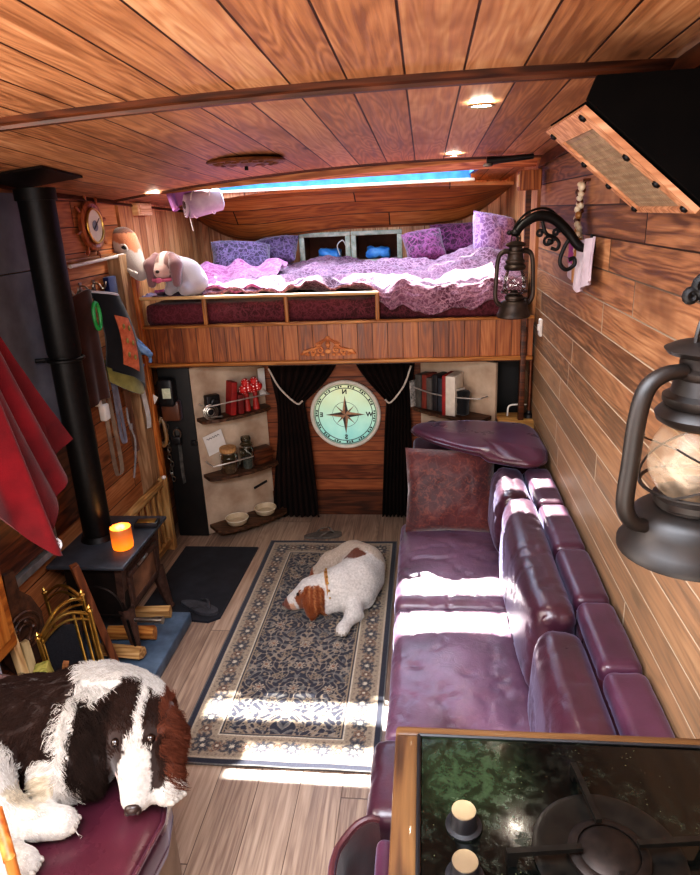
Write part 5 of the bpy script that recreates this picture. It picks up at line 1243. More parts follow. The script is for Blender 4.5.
WIRE = plain('pale_wire', 'b8b0a8', 'dcd6d0', .35, .6, 20)
def rail(s0, s1, z, dep, parent):
    m = MB(); m.tube([at(s0, .01, z), *[at(s0+(s1-s0)*i/10, dep+.03*math.sin(PI*i/10), z+.01*math.sin(PI*i/10)) for i in range(11)], at(s1, .01, z+.02)], .0045, 8); m.build('wire_rail', WIRE, parent)
rail(.04, L-.03, .86, .105, ls); rail(.04, L*.62, .495, .125, ls)
m = MB(); m.box(tuple(at(.40, .002, .24)), (.10, .004, .016), Md_ @ RY(-.25)); m.build('scorch_slot', DARKP, ls, smooth=False)
# top shelf contents
def ybox(name, s, o, z, dm, mat, lab, cat, tilt=0., group=None, yaw=0., b=.003):
    m = MB(); m.box((0, 0, dm[2]/2), dm, b=b); o_ = m.build(name, mat, None); o_.location = at(s, o, z); o_.rotation_euler = (Md_ @ RZ(yaw) @ RY(tilt)).to_euler(); return tag(o_, lab, cat, group)
cm = thing('black_camera', 'small black camera on the top angled shelf at the left', 'camera', tuple(at(.105, .06, .776)), (Md_).to_euler())
m = MB(); m.box((0, 0, .07), (.085, .05, .14), b=.008); m.build('body', BLACKP, cm, local=True); m = MB(); m.lathe([(0, 0), (.026, 0), (.026, .022), (.020, .026), (0, .022)], (.0, -.025, .10), 18, RX(PI/2)); m.build('lens', BLACKP, cm, local=True)
sr = thing('steel_trinket', 'coiled steel trinket on the left end of the top angled shelf', 'ornament', tuple(at(.075, .095, .776)))
m = MB()
for r in (.045, .034, .022): m.tube([(r*math.cos(a)*.8, -.0+r*math.cos(a)*.5, .046+r*math.sin(a)) for a in [2*PI*k/22 for k in range(22)]], .0045, 6, closed=True)
m.build('coil', STEEL, sr, local=True); m = MB(); m.tube([(0, 0, .012), (.07, .0, .02)], .007, 8); m.build('stem', STEEL, sr, local=True)
REDB = plain('red_book_cloth', '7a1414', 'a82420', .6, 0, 20)
ybox('red_folder', .205, .085, .780, (.035, .08, .20), REDB, 'tall red folder leaning on the top angled shelf left of the dotted poms', 'folder', .14)
ybox('red_book', .262, .085, .776, (.035, .07, .12), plain('dark_red_book', '5a1212', '84201c', .6, 0, 20), 'short dark red book on the top angled shelf beside the tall folder', 'book', .02)
def dots():
    t = NT('red_white_dots'); e = t.voro(t.obj(), 62., 'F1', .25); t.set(t.mix(t.rng(e, .34, .26), 'c41a14', 'f4e4e0'), .5, spec=.5); return t.m
DOTS = dots()
for i, s in enumerate((.325, .385)):
    pk = thing('dotted_pompom', ('red and white dotted pom-pom ornament on the top angled shelf, next to the red book', 'red and white dotted pom-pom ornament nearest the curtain on the top angled shelf')[i], 'ornament', tuple(at(s, .075, .776)))
    m = MB(); m.tube([(0, 0, 0), (0, 0, .11)], [.022, .014], 14); m.build('stem', plain('red_stem', '8a1a16', 'b03028', .5), pk, local=True)
    m = MB()
    for (dx, dz, r) in ((-.016, .135, .030), (.020, .140, .030), (0, .175, .027)): m.ball((d.x*dx, d.y*dx, dz), r, 14, 10)
    m.build('pompom', DOTS, pk, local=True)
ybox('white_card', .462, .03, .84, (.045, .006, .17), WHITE, 'white card strip standing at the curtain end of the top angled shelf', 'card', 0., b=.001)
# middle shelf contents: two glass jars and a letter card
def jar(s, o, z, r, h, lab, cork):
    t = thing('glass_jar', lab, 'jar', tuple(at(s, o, z)), None, 'glass storage jars')
    m = MB(); m.lathe([(0, .002), (r*.95, .002), (r, .012), (r, h*.72), (r*.80, h*.84), (r*.78, h*.88), (r*.82, h*.89)], (0, 0, 0), 30, cap=False); m.build('body', glass('jar_glass', 'd4d8d0', .05), t, local=True)
    m = MB(); m.lathe([(0, .004), (r*.9, .004), (r*.93, h*.38), (r*.5, h*.42), (0, h*.40)], (0, 0, 0), 24); m.build('contents', plain('jar_contents' if cork else 'jar_contents_dark', '5a4030' if cork else '4a4a48', '8a6a50' if cork else '7a7a78', .8, 0, 70, .6), t, local=True)
    m = MB()
    if cork: m.lathe([(0, h*.86), (r*.88, h*.86), (r*.92, h*.90), (r*.92, h*1.02), (r*.86, h*1.04), (0, h*1.04)], (0, 0, 0), 28); m.build('cork_lid', plain('cork', 'a87848', 'd0a470', .8, 0, 90, .2), t, local=True)
    else: m.lathe([(r*.80, h*.88), (r*.84, h*.90), (r*.60, h*.97), (r*.70, h*1.08), (r*.62, h*1.16), (0, h*1.18)], (0, 0, 0), 28, cap=False); m.build('glass_lid', glass('jar_glass', 'd4d8d0', .05), t, local=True)
    m = MB(); m.tube([(r*.86*math.cos(a), r*.86*math.sin(a), h*.83) for a in [2*PI*k/28 for k in range(28)]], .004, 6, closed=True); m.build('wire_band', STEEL, t, local=True)
jar(.165, .075, .416, .056, .155, 'wide glass jar with a cork lid on the middle angled shelf', True)
jar(.285, .085, .416, .046, .175, 'narrower glass jar with a glass lid beside the cork-lidded jar', False)
cd = thing('letter_card', 'handwritten white card propped behind the jars on the middle angled shelf', 'card', tuple(at(.125, .018, .545)), (Md_ @ RY(-.22)).to_euler())
m = MB(); m.box((0, 0, .06), (.125, .004, .13)); m.build('card', WHITE, cd, local=True, smooth=False)
m = MB(); 
m.tube(spline([(-.045+.006*i, -.004, .10+.006*math.sin(i*2.1)) for i in range(15)], 3), .0016, 4); m.build('handwriting', INK, cd, local=True)
ybox('shade_block', .395, .055, .416, (.13, .08, .095), DARKW, 'dark block standing in for shade on the middle angled shelf right of the jars', 'block')  # dark box put in place of the shadow beside the jars
CREAMC = plain('cream_ceramic', 'b8a484', 'd8c8a8', .4, 0, 14)
for s, o, lab in ((.165, .10, 'cream ceramic dog bowl on the lowest angled shelf, the one nearer the black cupboard'), (.375, .085, 'cream ceramic dog bowl on the lowest angled shelf, the one nearer the curtain')):
    m = MB(); m.lathe([(0, .003), (.052, 0), (.058, .004), (.072, .034), (.073, .037), (.068, .038), (.050, .014), (0, .012)], tuple(at(s, o, .076)), 36); bw = m.build('dog_bowl', CREAMC); tag(bw, lab, 'bowl', 'dog bowls on the low shelf')
    m = MB(); m.lathe([(.0675, .0365), (.072, .040), (.074, .037)], tuple(at(s, o, .076)), 36, cap=False); m.build('rim', plain('bowl_rim', 'd8ccb4', 'ece4d0', .4), bw)
# things hung on the black panel
hb = thing('black_bottle_holder', 'black bottle holder with a pale green label hanging on the cupboard under the bed', 'bottle holder', (-1.50, 3.60, .85))
m = MB(); m.box((-1.495, 3.605, .955), (.10, .07, .17), b=.022); m.build('pouch', BLACKP, hb); m = MB(); m.box((-1.485, 3.568, .955), (.05, .004, .06), b=.001); m.build('label', plain('pale_green_label', 'b8c0a0', 'dce0c8', .6, 0, 60), hb)
m = MB(); m.box((-1.485, 3.615, .84), (.11, .055, .12), b=.012); m.build('brown_sheath', leather('sheath_brown', '3a1c0e', '6a3a1c', .45, .3), hb)
m = MB(); m.tube(spline([(-1.555, 3.615, .80), (-1.58, 3.60, .74), (-1.58, 3.60, .66), (-1.555, 3.60, .625), (-1.535, 3.60, .67), (-1.54, 3.605, .75), (-1.55, 3.61, .79)], 5), .012, 8); tag(m.build('tan_collar', leather('tan_collar_leather', '6a4a2a', '94703e', .5, .2)), 'tan leather dog collar looped on the bed post under the bed', 'dog collar')
m = MB(); m.box((0, 0, 0), (.065, .012, .05), b=.004); pt_ = m.build('paper_tag', WHITE); pt_.location = (-1.572, 3.555, .935); pt_.rotation_euler = (0, .6, 0); tag(pt_, 'white paper tag with a dark square hanging from the bed post', 'tag')
m = MB(); m.box((-.014, -.007, .004), (.02, .002, .02)); m.build('dark_square', DARKW, pt_, local=True, smooth=False)
m = MB()
for k in range(16): m.tube([(-1.535+.006*math.sin(k*1.3)+.010*math.cos(a)*(k % 2), 3.615+.010*math.cos(a)*((k+1) % 2), .765-.024*k+.017*math.sin(a)) for a in [2*PI*j/10 for j in range(10)]], .0035, 5, closed=True)
tag(m.build('chain_lead', STEEL), 'steel chain dog lead hanging on the black cupboard panel', 'dog lead')
bl_ = thing('black_dog_lead', 'black webbing dog lead with a steel clip hanging beside the chain lead', 'dog lead', (-1.48, 3.62, .72))
strap([(-1.475, 3.625, .73), (-1.468, 3.622, .60), (-1.470, 3.62, .50), (-1.468, 3.62, .375)], .022, .005, fabric('speckled_webbing', '2a2a28', '6a6862', 30), 'strap', bl_)
m = MB(); m.tube(arc((-1.47, 3.61, .695), .022, 0, 2*PI, 18, 'xz', .030)[:-1], .0045, 6, closed=True); m.build('clip', STEEL, bl_); m = MB(); m.box((-1.48, 3.615, .655), (.06, .035, .055), b=.012); m.build('grip', BLACKP, bl_)

# curtains
CURT = fabric('dark_brown_curtain', '120907', '24130e', 5, .9, 260., .0, .3)
def curtain(sg, xo, xi, tx, tz, bo, bi, lab):
    """xo/xi outer and inner top edge, (tx,tz) tie point, bo/bi bottom edges"""
    t = thing('curtain', lab, 'curtain', ((xo+xi)/2, 3.92, .02), None, 'dark curtains either side of the compass window')
    def f(u, v):
        z = 1.10-1.085*v; vt = (1.10-tz)/1.085
        if v < vt:
            k = v/vt; e = k**1.4
            a = xo+(tx-sg*.055-xo)*e*.35; b = xi+(tx+sg*.035-xi)*(1-(1-k)**1.0)**.75 if False else xi+(tx+sg*.03-xi)*(k**1.6)
        else:
            k = (v-vt)/(1-vt); e = sst(0, 1, k)
            a = xo+(tx-sg*.055-xo)*.35+(bo-(xo+(tx-sg*.055-xo)*.35))*e; b = tx+sg*.03+(bi-(tx+sg*.03))*k**.7
        x = a+(b-a)*u; ph = u*8*2*PI
        amp = .022*(.6+.4*abs(v-vt)); y = 3.925+amp*math.sin(ph+1.2*math.sin(v*5))+.008*fbm(u*6, v*6, sg)
        return (x, y, z)
    m = MB(); m.grid(f, 90, 40, thick=.006); m.build('cloth', CURT, t, angle=70)
    m = MB(); m.tube(spline([(xo+sg*.02, 3.88, 1.02), (xo+(tx-xo)*.45, 3.872, .90), (tx, 3.868, tz+.01), (tx+sg*.035, 3.89, tz+.02)], 6), .006, 8); m.build('tieback_cord', plain('cream_cord', 'b8a898', 'd8ccc0', .7), t)
curtain(1, -.97, -.52, -.79, .79, -1.0, -.70, 'dark brown curtain tied back on the left side of the compass window')
curtain(-1, -.065, -.44, -.21, .79, -.09, -.285, 'dark brown curtain tied back on the right side of the compass window')

# right angled shelf with books
P0, d, n, L = angled((-.03, 3.965), (.385, 3.635)); Md_ = Matrix((d, n, Vector((0, 0, 1)))).transposed()
if n.x > 0 and n.y > 0: n = -n
rs = thing('angled_shelf_unit', 'cream angled board with one bookshelf under the right of the bed', 'shelf unit', (P0.x, P0.y, 0))
m = MB(); m.box(tuple(at(L/2, -.009, .545)), (L, .018, 1.07), Md_); m.build('back_board', PLAST, rs, smooth=False)
lshelf('shelf', P0, d, n, .01, L-.02, .775, lambda t: .10+.05*math.sin(t*PI)**.5, rs, 7)
m = MB(); m.tube([at(.02, .06, .90), *[at(.02+(L-.05)*i/10, .105+.035*math.sin(PI*i/10), .895-.01*math.sin(PI*i/10)) for i in range(11)], at(L-.02, .05, .90)], .0045, 8); m.build('wire_rail', WIRE, rs)
BK = [('3a3834', '5a5650', 'grey-brown', .040, .20, .0), ('6a2a20', '8a3a2c', 'faded rust red', .034, .205, .03), ('4a4440', '6a625c', 'dull grey', .036, .19, -.02), ('1c1a1c', '2c2a2e', 'black', .032, .215, .0), ('24262c', '3a3e48', 'slate blue-black', .030, .20, .02)]
s = .05
for a, b, nm, w_, h_, tl in BK:
    ybox('book', s+w_/2, .065, .776, (w_, .10, h_), plain('book_'+nm.replace(' ', '_'), a, b, .6, 0, 30), nm+' book upright on the right angled shelf under the bed', 'book', tl, 'books on the right angled shelf'); s += w_+.006
rb_ = thing('book', 'thick white book with a red spine on the right angled shelf under the bed', 'book', tuple(at(s+.05, .09, .777)), (Md_ @ RZ(-.25)).to_euler(), 'books on the right angled shelf')
m = MB(); m.box((.012, 0, .115), (.058, .125, .23), b=.002); m.build('cover', plain('white_book', 'c8bcac', 'dcd2c4', .6), rb_, local=True); m = MB(); m.box((-.026, 0, .115), (.022, .127, .232), b=.002); m.build('spine', REDB, rb_, local=True)
bp = thing('black_pouch', 'black woolly pouch hung in front of the white book on the right angled shelf', 'pouch', tuple(at(s+.115, .085, .776)), Md_.to_euler())
m = MB(); m.rbox((0, 0, .075), (.085, .05, .15), .018, 3, None, lambda p, q: .006*fbm(p.x*40, p.y*40, p.z*40)); m.build('body', BLACKF, bp, local=True); m = MB(); m.tube([(-.03, -.02, .14), (-.01, -.03, .15), (.03, -.02, .165)], .006, 6); m.build('strap', WIRE, bp, local=True)
mg = ybox('patterned_magazine', .035, .085, .776, (.012, .10, .16), plain('black_white_print', '1c1a1a', 'c8c0b8', .6, 0, 70, detail=5), 'black and white patterned magazine at the curtain end of the right angled shelf', 'magazine', -.06)
cl = thing('coiled_hose', 'dark coiled hose on the corner box below the right angled shelf', 'hose', (.06, 3.47, .80))
m = MB()
for k in range(3): m.tube([(.035+.045*math.cos(a), 3.56+.012*k+.0*a, .705+.055*math.sin(a)) for a in [2*PI*j/22 for j in range(22)]], .011, 8, closed=True)
m.build('coil', plain('dark_hose', '2a1e1a', '4a3830', .5), cl)
# pine ledge with pole and cable in the far right corner
lt = thing('pine_ledge', 'small pine ledge in the corner at the far end of the sofa under the bed', 'shelf', (.50, 3.6, .78))
m = MB(); m.box((.50, 3.60, .770), (.21, .19, .02), b=.003); m.build('top', wood('ledge_pine', ('a07840', 'c89a58', 'e0b878'), 'X', .5), lt)
m = MB(); m.box((.50, 3.51, .745), (.21, .012, .05)); m.build('front_edge', wood('ledge_pine', (), 'X'), lt, smooth=False)
cp_ = thing('copper_pole', 'thin copper pole with black foot standing on the pine ledge', 'pole', (.565, 3.58, .78))
m = MB(); m.tube([(.565, 3.60, .79), (.565, 3.60, 1.10)], .011, 14); m.build('pole', plain('dull_copper', '5a3424', '8a5840', .4, .8, 20), cp_)
m = MB(); m.lathe([(.030, 0), (.028, .018), (.016, .026), (.013, .04)], (.565, 3.60, .780), 20); m.build('foot', BLACKP, cp_)
m = MB(); m.tube(spline([(.452, 3.62, .782), (.455, 3.62, .83), (.475, 3.62, .845), (.53, 3.61, .85), (.552, 3.61, .85)], 6), .005, 8); tag(m.build('white_cable', WHITE), 'white cable bent like a handle on the pine ledge', 'cable')
# ---------------------------------------------------------------- rug, mat, shoes, dog bench
RX0, RX1, RY0, RY1 = -.952, -.178, 1.845, 3.585
def rug_colour(X, Y):
    hw, hl = (RX1-RX0)/2, (RY1-RY0)/2; x = X-(RX0+RX1)/2; y = Y-(RY0+RY1)/2; a, b = np.abs(x), np.abs(y)
    navy, beige, tan, rust, grey, cream = [L3(h) for h in ('2a2c38', 'a89a88', '8c7c68', '74503e', '6a6866', 'bcb2a0')]
    C = np.tile(navy, X.shape+(1,)); e = np.minimum(hw-a, hl-b); side = (hw-a) < (hl-b)
    def put(m, c, k=1.): C[m] = C[m]*(1-k)+c*k
    # field scrolls
    f1 = np.sin(66*a+2.4*np.sin(45*b))*np.sin(62*b+2.4*np.sin(47*a)); f2 = np.sin(98*a+3*np.sin(53*b+1))+np.sin(92*b+3*np.sin(57*a))
    fld = e > .158
    put(fld & (np.abs(f2) < .36), beige, .62); put(fld & (f1 > .62), grey, .8); put(fld & (f1 < -.72), tan, .8)
    def rosettes(px, py, s, off, m, rad, c1, c2, petals=8):
        qx = (px+off[0]) % s-s/2; qy = (py+off[1]) % s-s/2; r = np.hypot(qx, qy); th = np.arctan2(qy, qx); R = rad*(.78+.22*np.cos(petals*th))
        put(m & (r < R), c1); put(m & (r < R*.72) & (r > R*.50), navy, .8); put(m & (r < R*.34), c2); put(m & (r < R+.006) & (r > R+.002), navy, .7)
    rosettes(a, b, .15, (.075, .075), fld, .026, beige, rust); rosettes(a, b, .15, (0., 0.), fld, .022, tan, navy, 6)
    # border
    bd = (e > .036) & (e < .140); put(bd, tan*.55+beige*.45, .9)
    t = np.where(side, b, a); w = e-.088
    vine = np.abs(w-.026*np.sin(t*2*PI/.116)) < .0055; put(bd & vine, navy, .75)
    vine2 = np.abs(w+.026*np.sin(t*2*PI/.116+.8)) < .004; put(bd & vine2, rust, .6)
    rosettes(t, w, .116, (.0, .058), bd & (np.abs(w) < .057), .036, navy*.6+grey*.4, cream); rosettes(t, w+.0, .116, (.058, .058), bd & (np.abs(w) < .057), .022, rust*.7+tan*.3, cream, 6)
    spk = np.sin(t*190)*np.sin(w*190); put(bd & (spk > .7), navy, .45)
    for lo, hi, c in ((.026, .036, beige), (.140, .147, cream), (.147, .153, navy), (.153, .158, tan), (.0, .004, grey)): put((e > lo) & (e < hi), c)
    g = .78+.44*rng.random(X.shape); return np.clip(C*g[..., None], 0, 1)
nu, nv = 250, 560
uu = np.linspace(RX0, RX1, nu+1); vv = np.linspace(RY0, RY1, nv+1); XX, YY = np.meshgrid(uu, vv, indexing='ij')
ZZ = .009+.0025*np.sin(XX*23+YY*7)*np.sin(YY*13)*.6
sk = (YY-RY0)*.0
V = np.stack([XX, YY, ZZ], -1).reshape(-1, 3); w = nv+1
I = (np.arange(nu)[:, None]*w+np.arange(nv)[None]).ravel(); F = np.stack([I, I+w, I+w+1, I+1], 1)
base = len(V); rim = [i*w for i in range(nu+1)]+[nu*w+j for j in range(1, nv+1)]+[i*w+nv for i in range(nu-1, -1, -1)]+[j for j in range(nv-1, 0, -1)]
Vr = V[rim].copy(); Vr[:, 2] = .0012; nR = len(rim)
V2 = np.concatenate([V, Vr]); Ff = F.tolist()+[(rim[k], base+k, base+(k+1) % nR, rim[(k+1) % nR]) for k in range(nR)]
me = bpy.data.meshes.new('rug'); me.from_pydata(V2.tolist(), [], Ff); me.update()
Cc = rug_colour(XX, YY).reshape(-1, 3); Cc = np.concatenate([Cc, np.tile(L3('1c1d24'), (nR, 1))])
at_ = me.color_attributes.new('paint', 'FLOAT_COLOR', 'POINT'); at_.data.foreach_set('color', np.concatenate([Cc, np.ones((len(Cc), 1))], 1).astype(np.float32).ravel())
rug = bpy.data.objects.new('persian_rug', me); COL.objects.link(rug)
t = NT('rug_pile'); a_ = t.n('ShaderNodeAttribute', attribute_name='paint'); t.set(a_.outputs['Color'], .95, spec=.1, sheen=.25); t.bump(t.noise(t.obj(), 500., 2), .4, .003); me.materials.append(t.m)
tag(rug, 'patterned navy and beige oriental rug in the middle of the floor', 'rug')
m = MB(); m.add([(-1.47, 3.50, .002), (-1.01, 3.50, .002), (-1.03, 2.76, .002), (-1.08, 2.72, .002), (-1.31, 2.745, .002), (-1.47, 2.76, .002)]+[(-1.465, 3.495, .010), (-1.015, 3.495, .010), (-1.035, 2.765, .010), (-1.085, 2.725, .010), (-1.31, 2.75, .010), (-1.465, 2.765, .010)],
    [(6, 7, 8, 9, 10, 11)]+[(i, (i+1) % 6, 6+(i+1) % 6, 6+i) for i in range(6)]+[(5, 4, 3, 2, 1, 0)])
tag(m.build('door_mat', fabric('dark_mat', '15151a', '25262e', 12, .95, 300., .1, .4), smooth=False), 'plain dark charcoal mat on the floor between the stove and the rug', 'mat')
# sandals
def sandal(loc, rz, mat, lab):
    t = thing('sandal', lab, 'sandal', loc, (0, 0, rz)); pts = []
    for i in range(28):
        a = 2*PI*i/28; x = .118*math.cos(a); y = (.040+.010*math.cos(a))*math.sin(a)-.006*math.sin(x*20); pts.append((x, y))
    m = MB(); m.prism(pts, .016, None, (0, 0, .001)); m.build('sole', mat, t, local=True)
    for sg in (-1, 1):
        m = MB(); P = spline([(.065, 0, .020), (.04, sg*.025, .045), (-.01, sg*.043, .030), (-.03, sg*.044, .016)], 5); m.grid(lambda u, v: P[int(round(u*(len(P)-1)))]+Vector((.016*(v-.5), 0, 0)), len(P)-1, 2, thick=.004); m.build('strap', mat, t, local=True)
SAN = plain('grey_sandal_rubber', '4a4642', '6a645e', .7, 0, 30)
sandal((-.64, 3.655, .001), .25, SAN, 'grey thong sandal on the floor behind the dog on the rug')
sandal((-1.16, 2.83, .011), -.35, plain('dark_sandal_rubber', '26262a', '44444a', .6, 0, 30), 'dark sandal by the corner of the slate hearth on the charcoal mat')

# ---------------------------------------------------------------- leather bench the near dog lies on
BZ = .47
bench = thing('leather_bench', 'low burgundy leather bench in the lower left corner with the spaniel lying on it', 'bench', (-1.15, 1.1, 0))
out = [(-.720, .30), (-.705, .70), (-.685, 1.05), (-.668, 1.22), (-.69, 1.31), (-.80, 1.40), (-.95, 1.52), (-1.10, 1.63), (-1.20, 1.68), (-1.62, 1.72), (-1.62, .30)]
cen = Vector((-1.15, .95, 0)); vs = []; fs = []; nO = len(out)
ring = []
for i in range(nO):
    a, b = Vector((*out[i], 0)), Vector((*out[(i+1) % nO], 0))
    for k in range(6): ring.append(a.lerp(b, k/6))
nR = len(ring); lay = [(.955, -.125), (.99, -.115), (1., -.09), (1., -.04), (.99, -.012), (.965, .0), (.90, .008), (.6, .014), (.3, .016), (0, .016)]
for s_, z in lay:
    for p in ring: q = cen+(p-cen)*s_; vs.append((q.x, q.y, BZ-.012+z+(.006*fbm(q.x*5, q.y*5, 3) if s_ < .95 else 0)))
for i in range(len(lay)-1):
    for k in range(nR): fs.append((i*nR+k, i*nR+(k+1) % nR, (i+1)*nR+(k+1) % nR, (i+1)*nR+k))
fs.append(tuple(range(nR))[::-1]); m = MB(); m.add(vs, fs)
BENL = leather('bench_leather', '30101a', '4a1826', .24, .12, .6, .5); m.build('seat', BENL, bench, angle=75)
m = MB(); m.tube([(cen.x+(p.x-cen.x)*.992, cen.y+(p.y-cen.y)*.992, BZ-.018) for p in ring], .0065, 6, closed=True); m.tube([(cen.x+(p.x-cen.x)*.992, cen.y+(p.y-cen.y)*.992, BZ-.10) for p in ring], .006, 6, closed=True); m.build('piping', BENL, bench)
bo = [(-.72, .30), (-.71, .70), (-.705, 1.15), (-.735, 1.37), (-.80, 1.49), (-.95, 1.60), (-1.10, 1.68), (-1.62, 1.74), (-1.62, .30)]
br_ = []
for i in range(len(bo)):
    q0, q1, q2, q3 = [Vector((*bo[(i+j-1) % len(bo)], 0)) for j in range(4)]
    for k in range(6):
        tt = k/6; br_.append(q1.lerp(q2, tt) if i > 5 else .5*((2*q1)+(q2-q0)*tt+(2*q0-5*q1+4*q2-q3)*tt*tt+(3*q1-q0-3*q2+q3)*tt**3) if 0 < i < 6 else q1.lerp(q2, tt))
nB = len(br_); vs = [(p.x, p.y, z) for z in (.0, .34) for p in br_]
m = MB(); m.add(vs, [(k, (k+1) % nB, nB+(k+1) % nB, nB+k) for k in range(nB)]+[tuple(nB+k for k in range(nB))]); m.build('base_panel', plain('greige_upholstery', '8a7868', 'a89684', .8, 0, 6, .05), bench)
m = MB(); m.tube([(-.92, 1.02, BZ+.005), (-.925, 1.00, .60), (-.93, .98, .70)], .014, 10) if False else m.tube([(-.905, .98, .60), (-.965, 1.045, .668)], .014, 10); 
m.tube([(-.895, .97, BZ), (-.905, .98, .61)], .012, 10)
m.build('wooden_arm', ORANGEW, bench)
def thrf(u, v): x = -1.60+.44*u; y = 1.46+.25*v-.06*u; return (x, y, BZ+.022+.012*abs(fbm(x*7, y*7))+.03*sst(.5, 1, v)*(1-u))
def thrm():
    t = NT('woven_throw'); v = t.obj(); e = t.voro(v, 58., 'F1', .35); f = t.voro(v, 58., 'DISTANCE_TO_EDGE', .35); t.set(t.mix(t.rng(e, .30, .18), t.mix(t.rng(f, .05, .12), '3a2420', '6a4a44'), 'b89a8c'), .9, sheen=.3); t.bump(e, .3, .004); return t.m
m = MB(); m.grid(thrf, 30, 20, thick=.014); tag(m.build('woven_throw', thrm()), 'brown and beige woven throw folded on the leather bench behind the dog', 'throw')
# ---------------------------------------------------------------- the two spaniels
def furmat(name, rough=.55):
    t = NT(name); a = t.n('ShaderNodeAttribute', attribute_name='hair_paint'); t.set(a.outputs['Color'], .8, spec=.12); return t.m
FUR = furmat('dog_hair')
SKIN = painted('dog_coat_under', .9, .2, .3, 90)
def nrm3(v): return v/np.maximum(np.linalg.norm(v, axis=-1, keepdims=True), 1e-9)
def coat(name, parent, V, F, n, colour, length, flow, curl, keep, seed=1, k=6, rad=.0007):
    """short hair strands rooted on the body surface"""
    g = np.random.default_rng(seed)
    T = np.concatenate([F[:, [0, 1, 2]], F[:, [0, 2, 3]]]); A, B, C = V[T[:, 0]], V[T[:, 1]], V[T[:, 2]]
    cr = np.cross(B-A, C-A); ar = np.linalg.norm(cr, axis=1); ctr = (A+B+C)/3; ar = ar*keep(ctr)
    ti = g.choice(len(T), n, p=ar/ar.sum()); r1, r2 = np.sqrt(g.random(n)), g.random(n)
    P = A[ti]*(1-r1)[:, None]+B[ti]*(r1*(1-r2))[:, None]+C[ti]*(r1*r2)[:, None]; N = nrm3(cr[ti])
    L = length(P)*(.65+.7*g.random(n)); fl = flow(P); fl = nrm3(fl-N*(fl*N).sum(1, keepdims=True)); S = np.cross(N, fl); cu = curl(P)
    ph = g.random(n)*6.28+P[:, 0]*60+P[:, 2]*50; clump = np.sin(P[:, 0]*95+3*np.sin(P[:, 1]*70))+np.sin(P[:, 2]*85+P[:, 1]*60)
    pts = np.zeros((n, k, 3)); 
    for j in range(k):
        t = j/(k-1); lift = .30*t-.16*t*t
        w = cu*t*L*.30
        pts[:, j] = P-N*.002+fl*(L*t*(.92-.1*t))[:, None]+N*(L*lift)[:, None]+S*(w*np.sin(ph*.3+clump*1.6+t*5.2)+.10*L*t*(g.random(n)-.5))[:, None]+N*(w*.55*np.cos(ph*.3+clump*1.6+t*5.2))[:, None]
    off = np.zeros(3); p = parent
    while p is not None: off += np.array(p.location); p = p.parent
    pts -= off
    hc = bpy.data.hair_curves.new(name); hc.add_curves([k]*n)
    hc.attributes['position'].data.foreach_set('vector', pts.astype(np.float32).ravel())
    ra = hc.attributes.get('radius') or hc.attributes.new('radius', 'FLOAT', 'POINT')
    rr_ = np.tile(np.linspace(1, .25, k)*rad, n)*np.repeat(.8+.5*g.random(n), k); ra.data.foreach_set('value', rr_.astype(np.float32))
    col = np.clip(colour(P)*(.72+.5*g.random(n))[:, None], 0, 1); ca = hc.attributes.new('hair_paint', 'FLOAT_COLOR', 'CURVE')
    ca.data.foreach_set('color', np.concatenate([col, np.ones((n, 1))], 1).astype(np.float32).ravel())
    hc.materials.append(FUR); o = bpy.data.objects.new(name, hc); COL.objects.link(o)
    if parent is not None: o.parent = parent
    return o
def wob(V, s=40., a=1., q=0.): return a*(np.sin(V[:, 0]*s+q)*np.sin(V[:, 1]*s*1.1+q*2)+.6*np.sin(V[:, 2]*s*1.3+V[:, 0]*s*.7+q))
try: scene.cycles_curves.shape = 'RIBBONS'
except Exception: pass

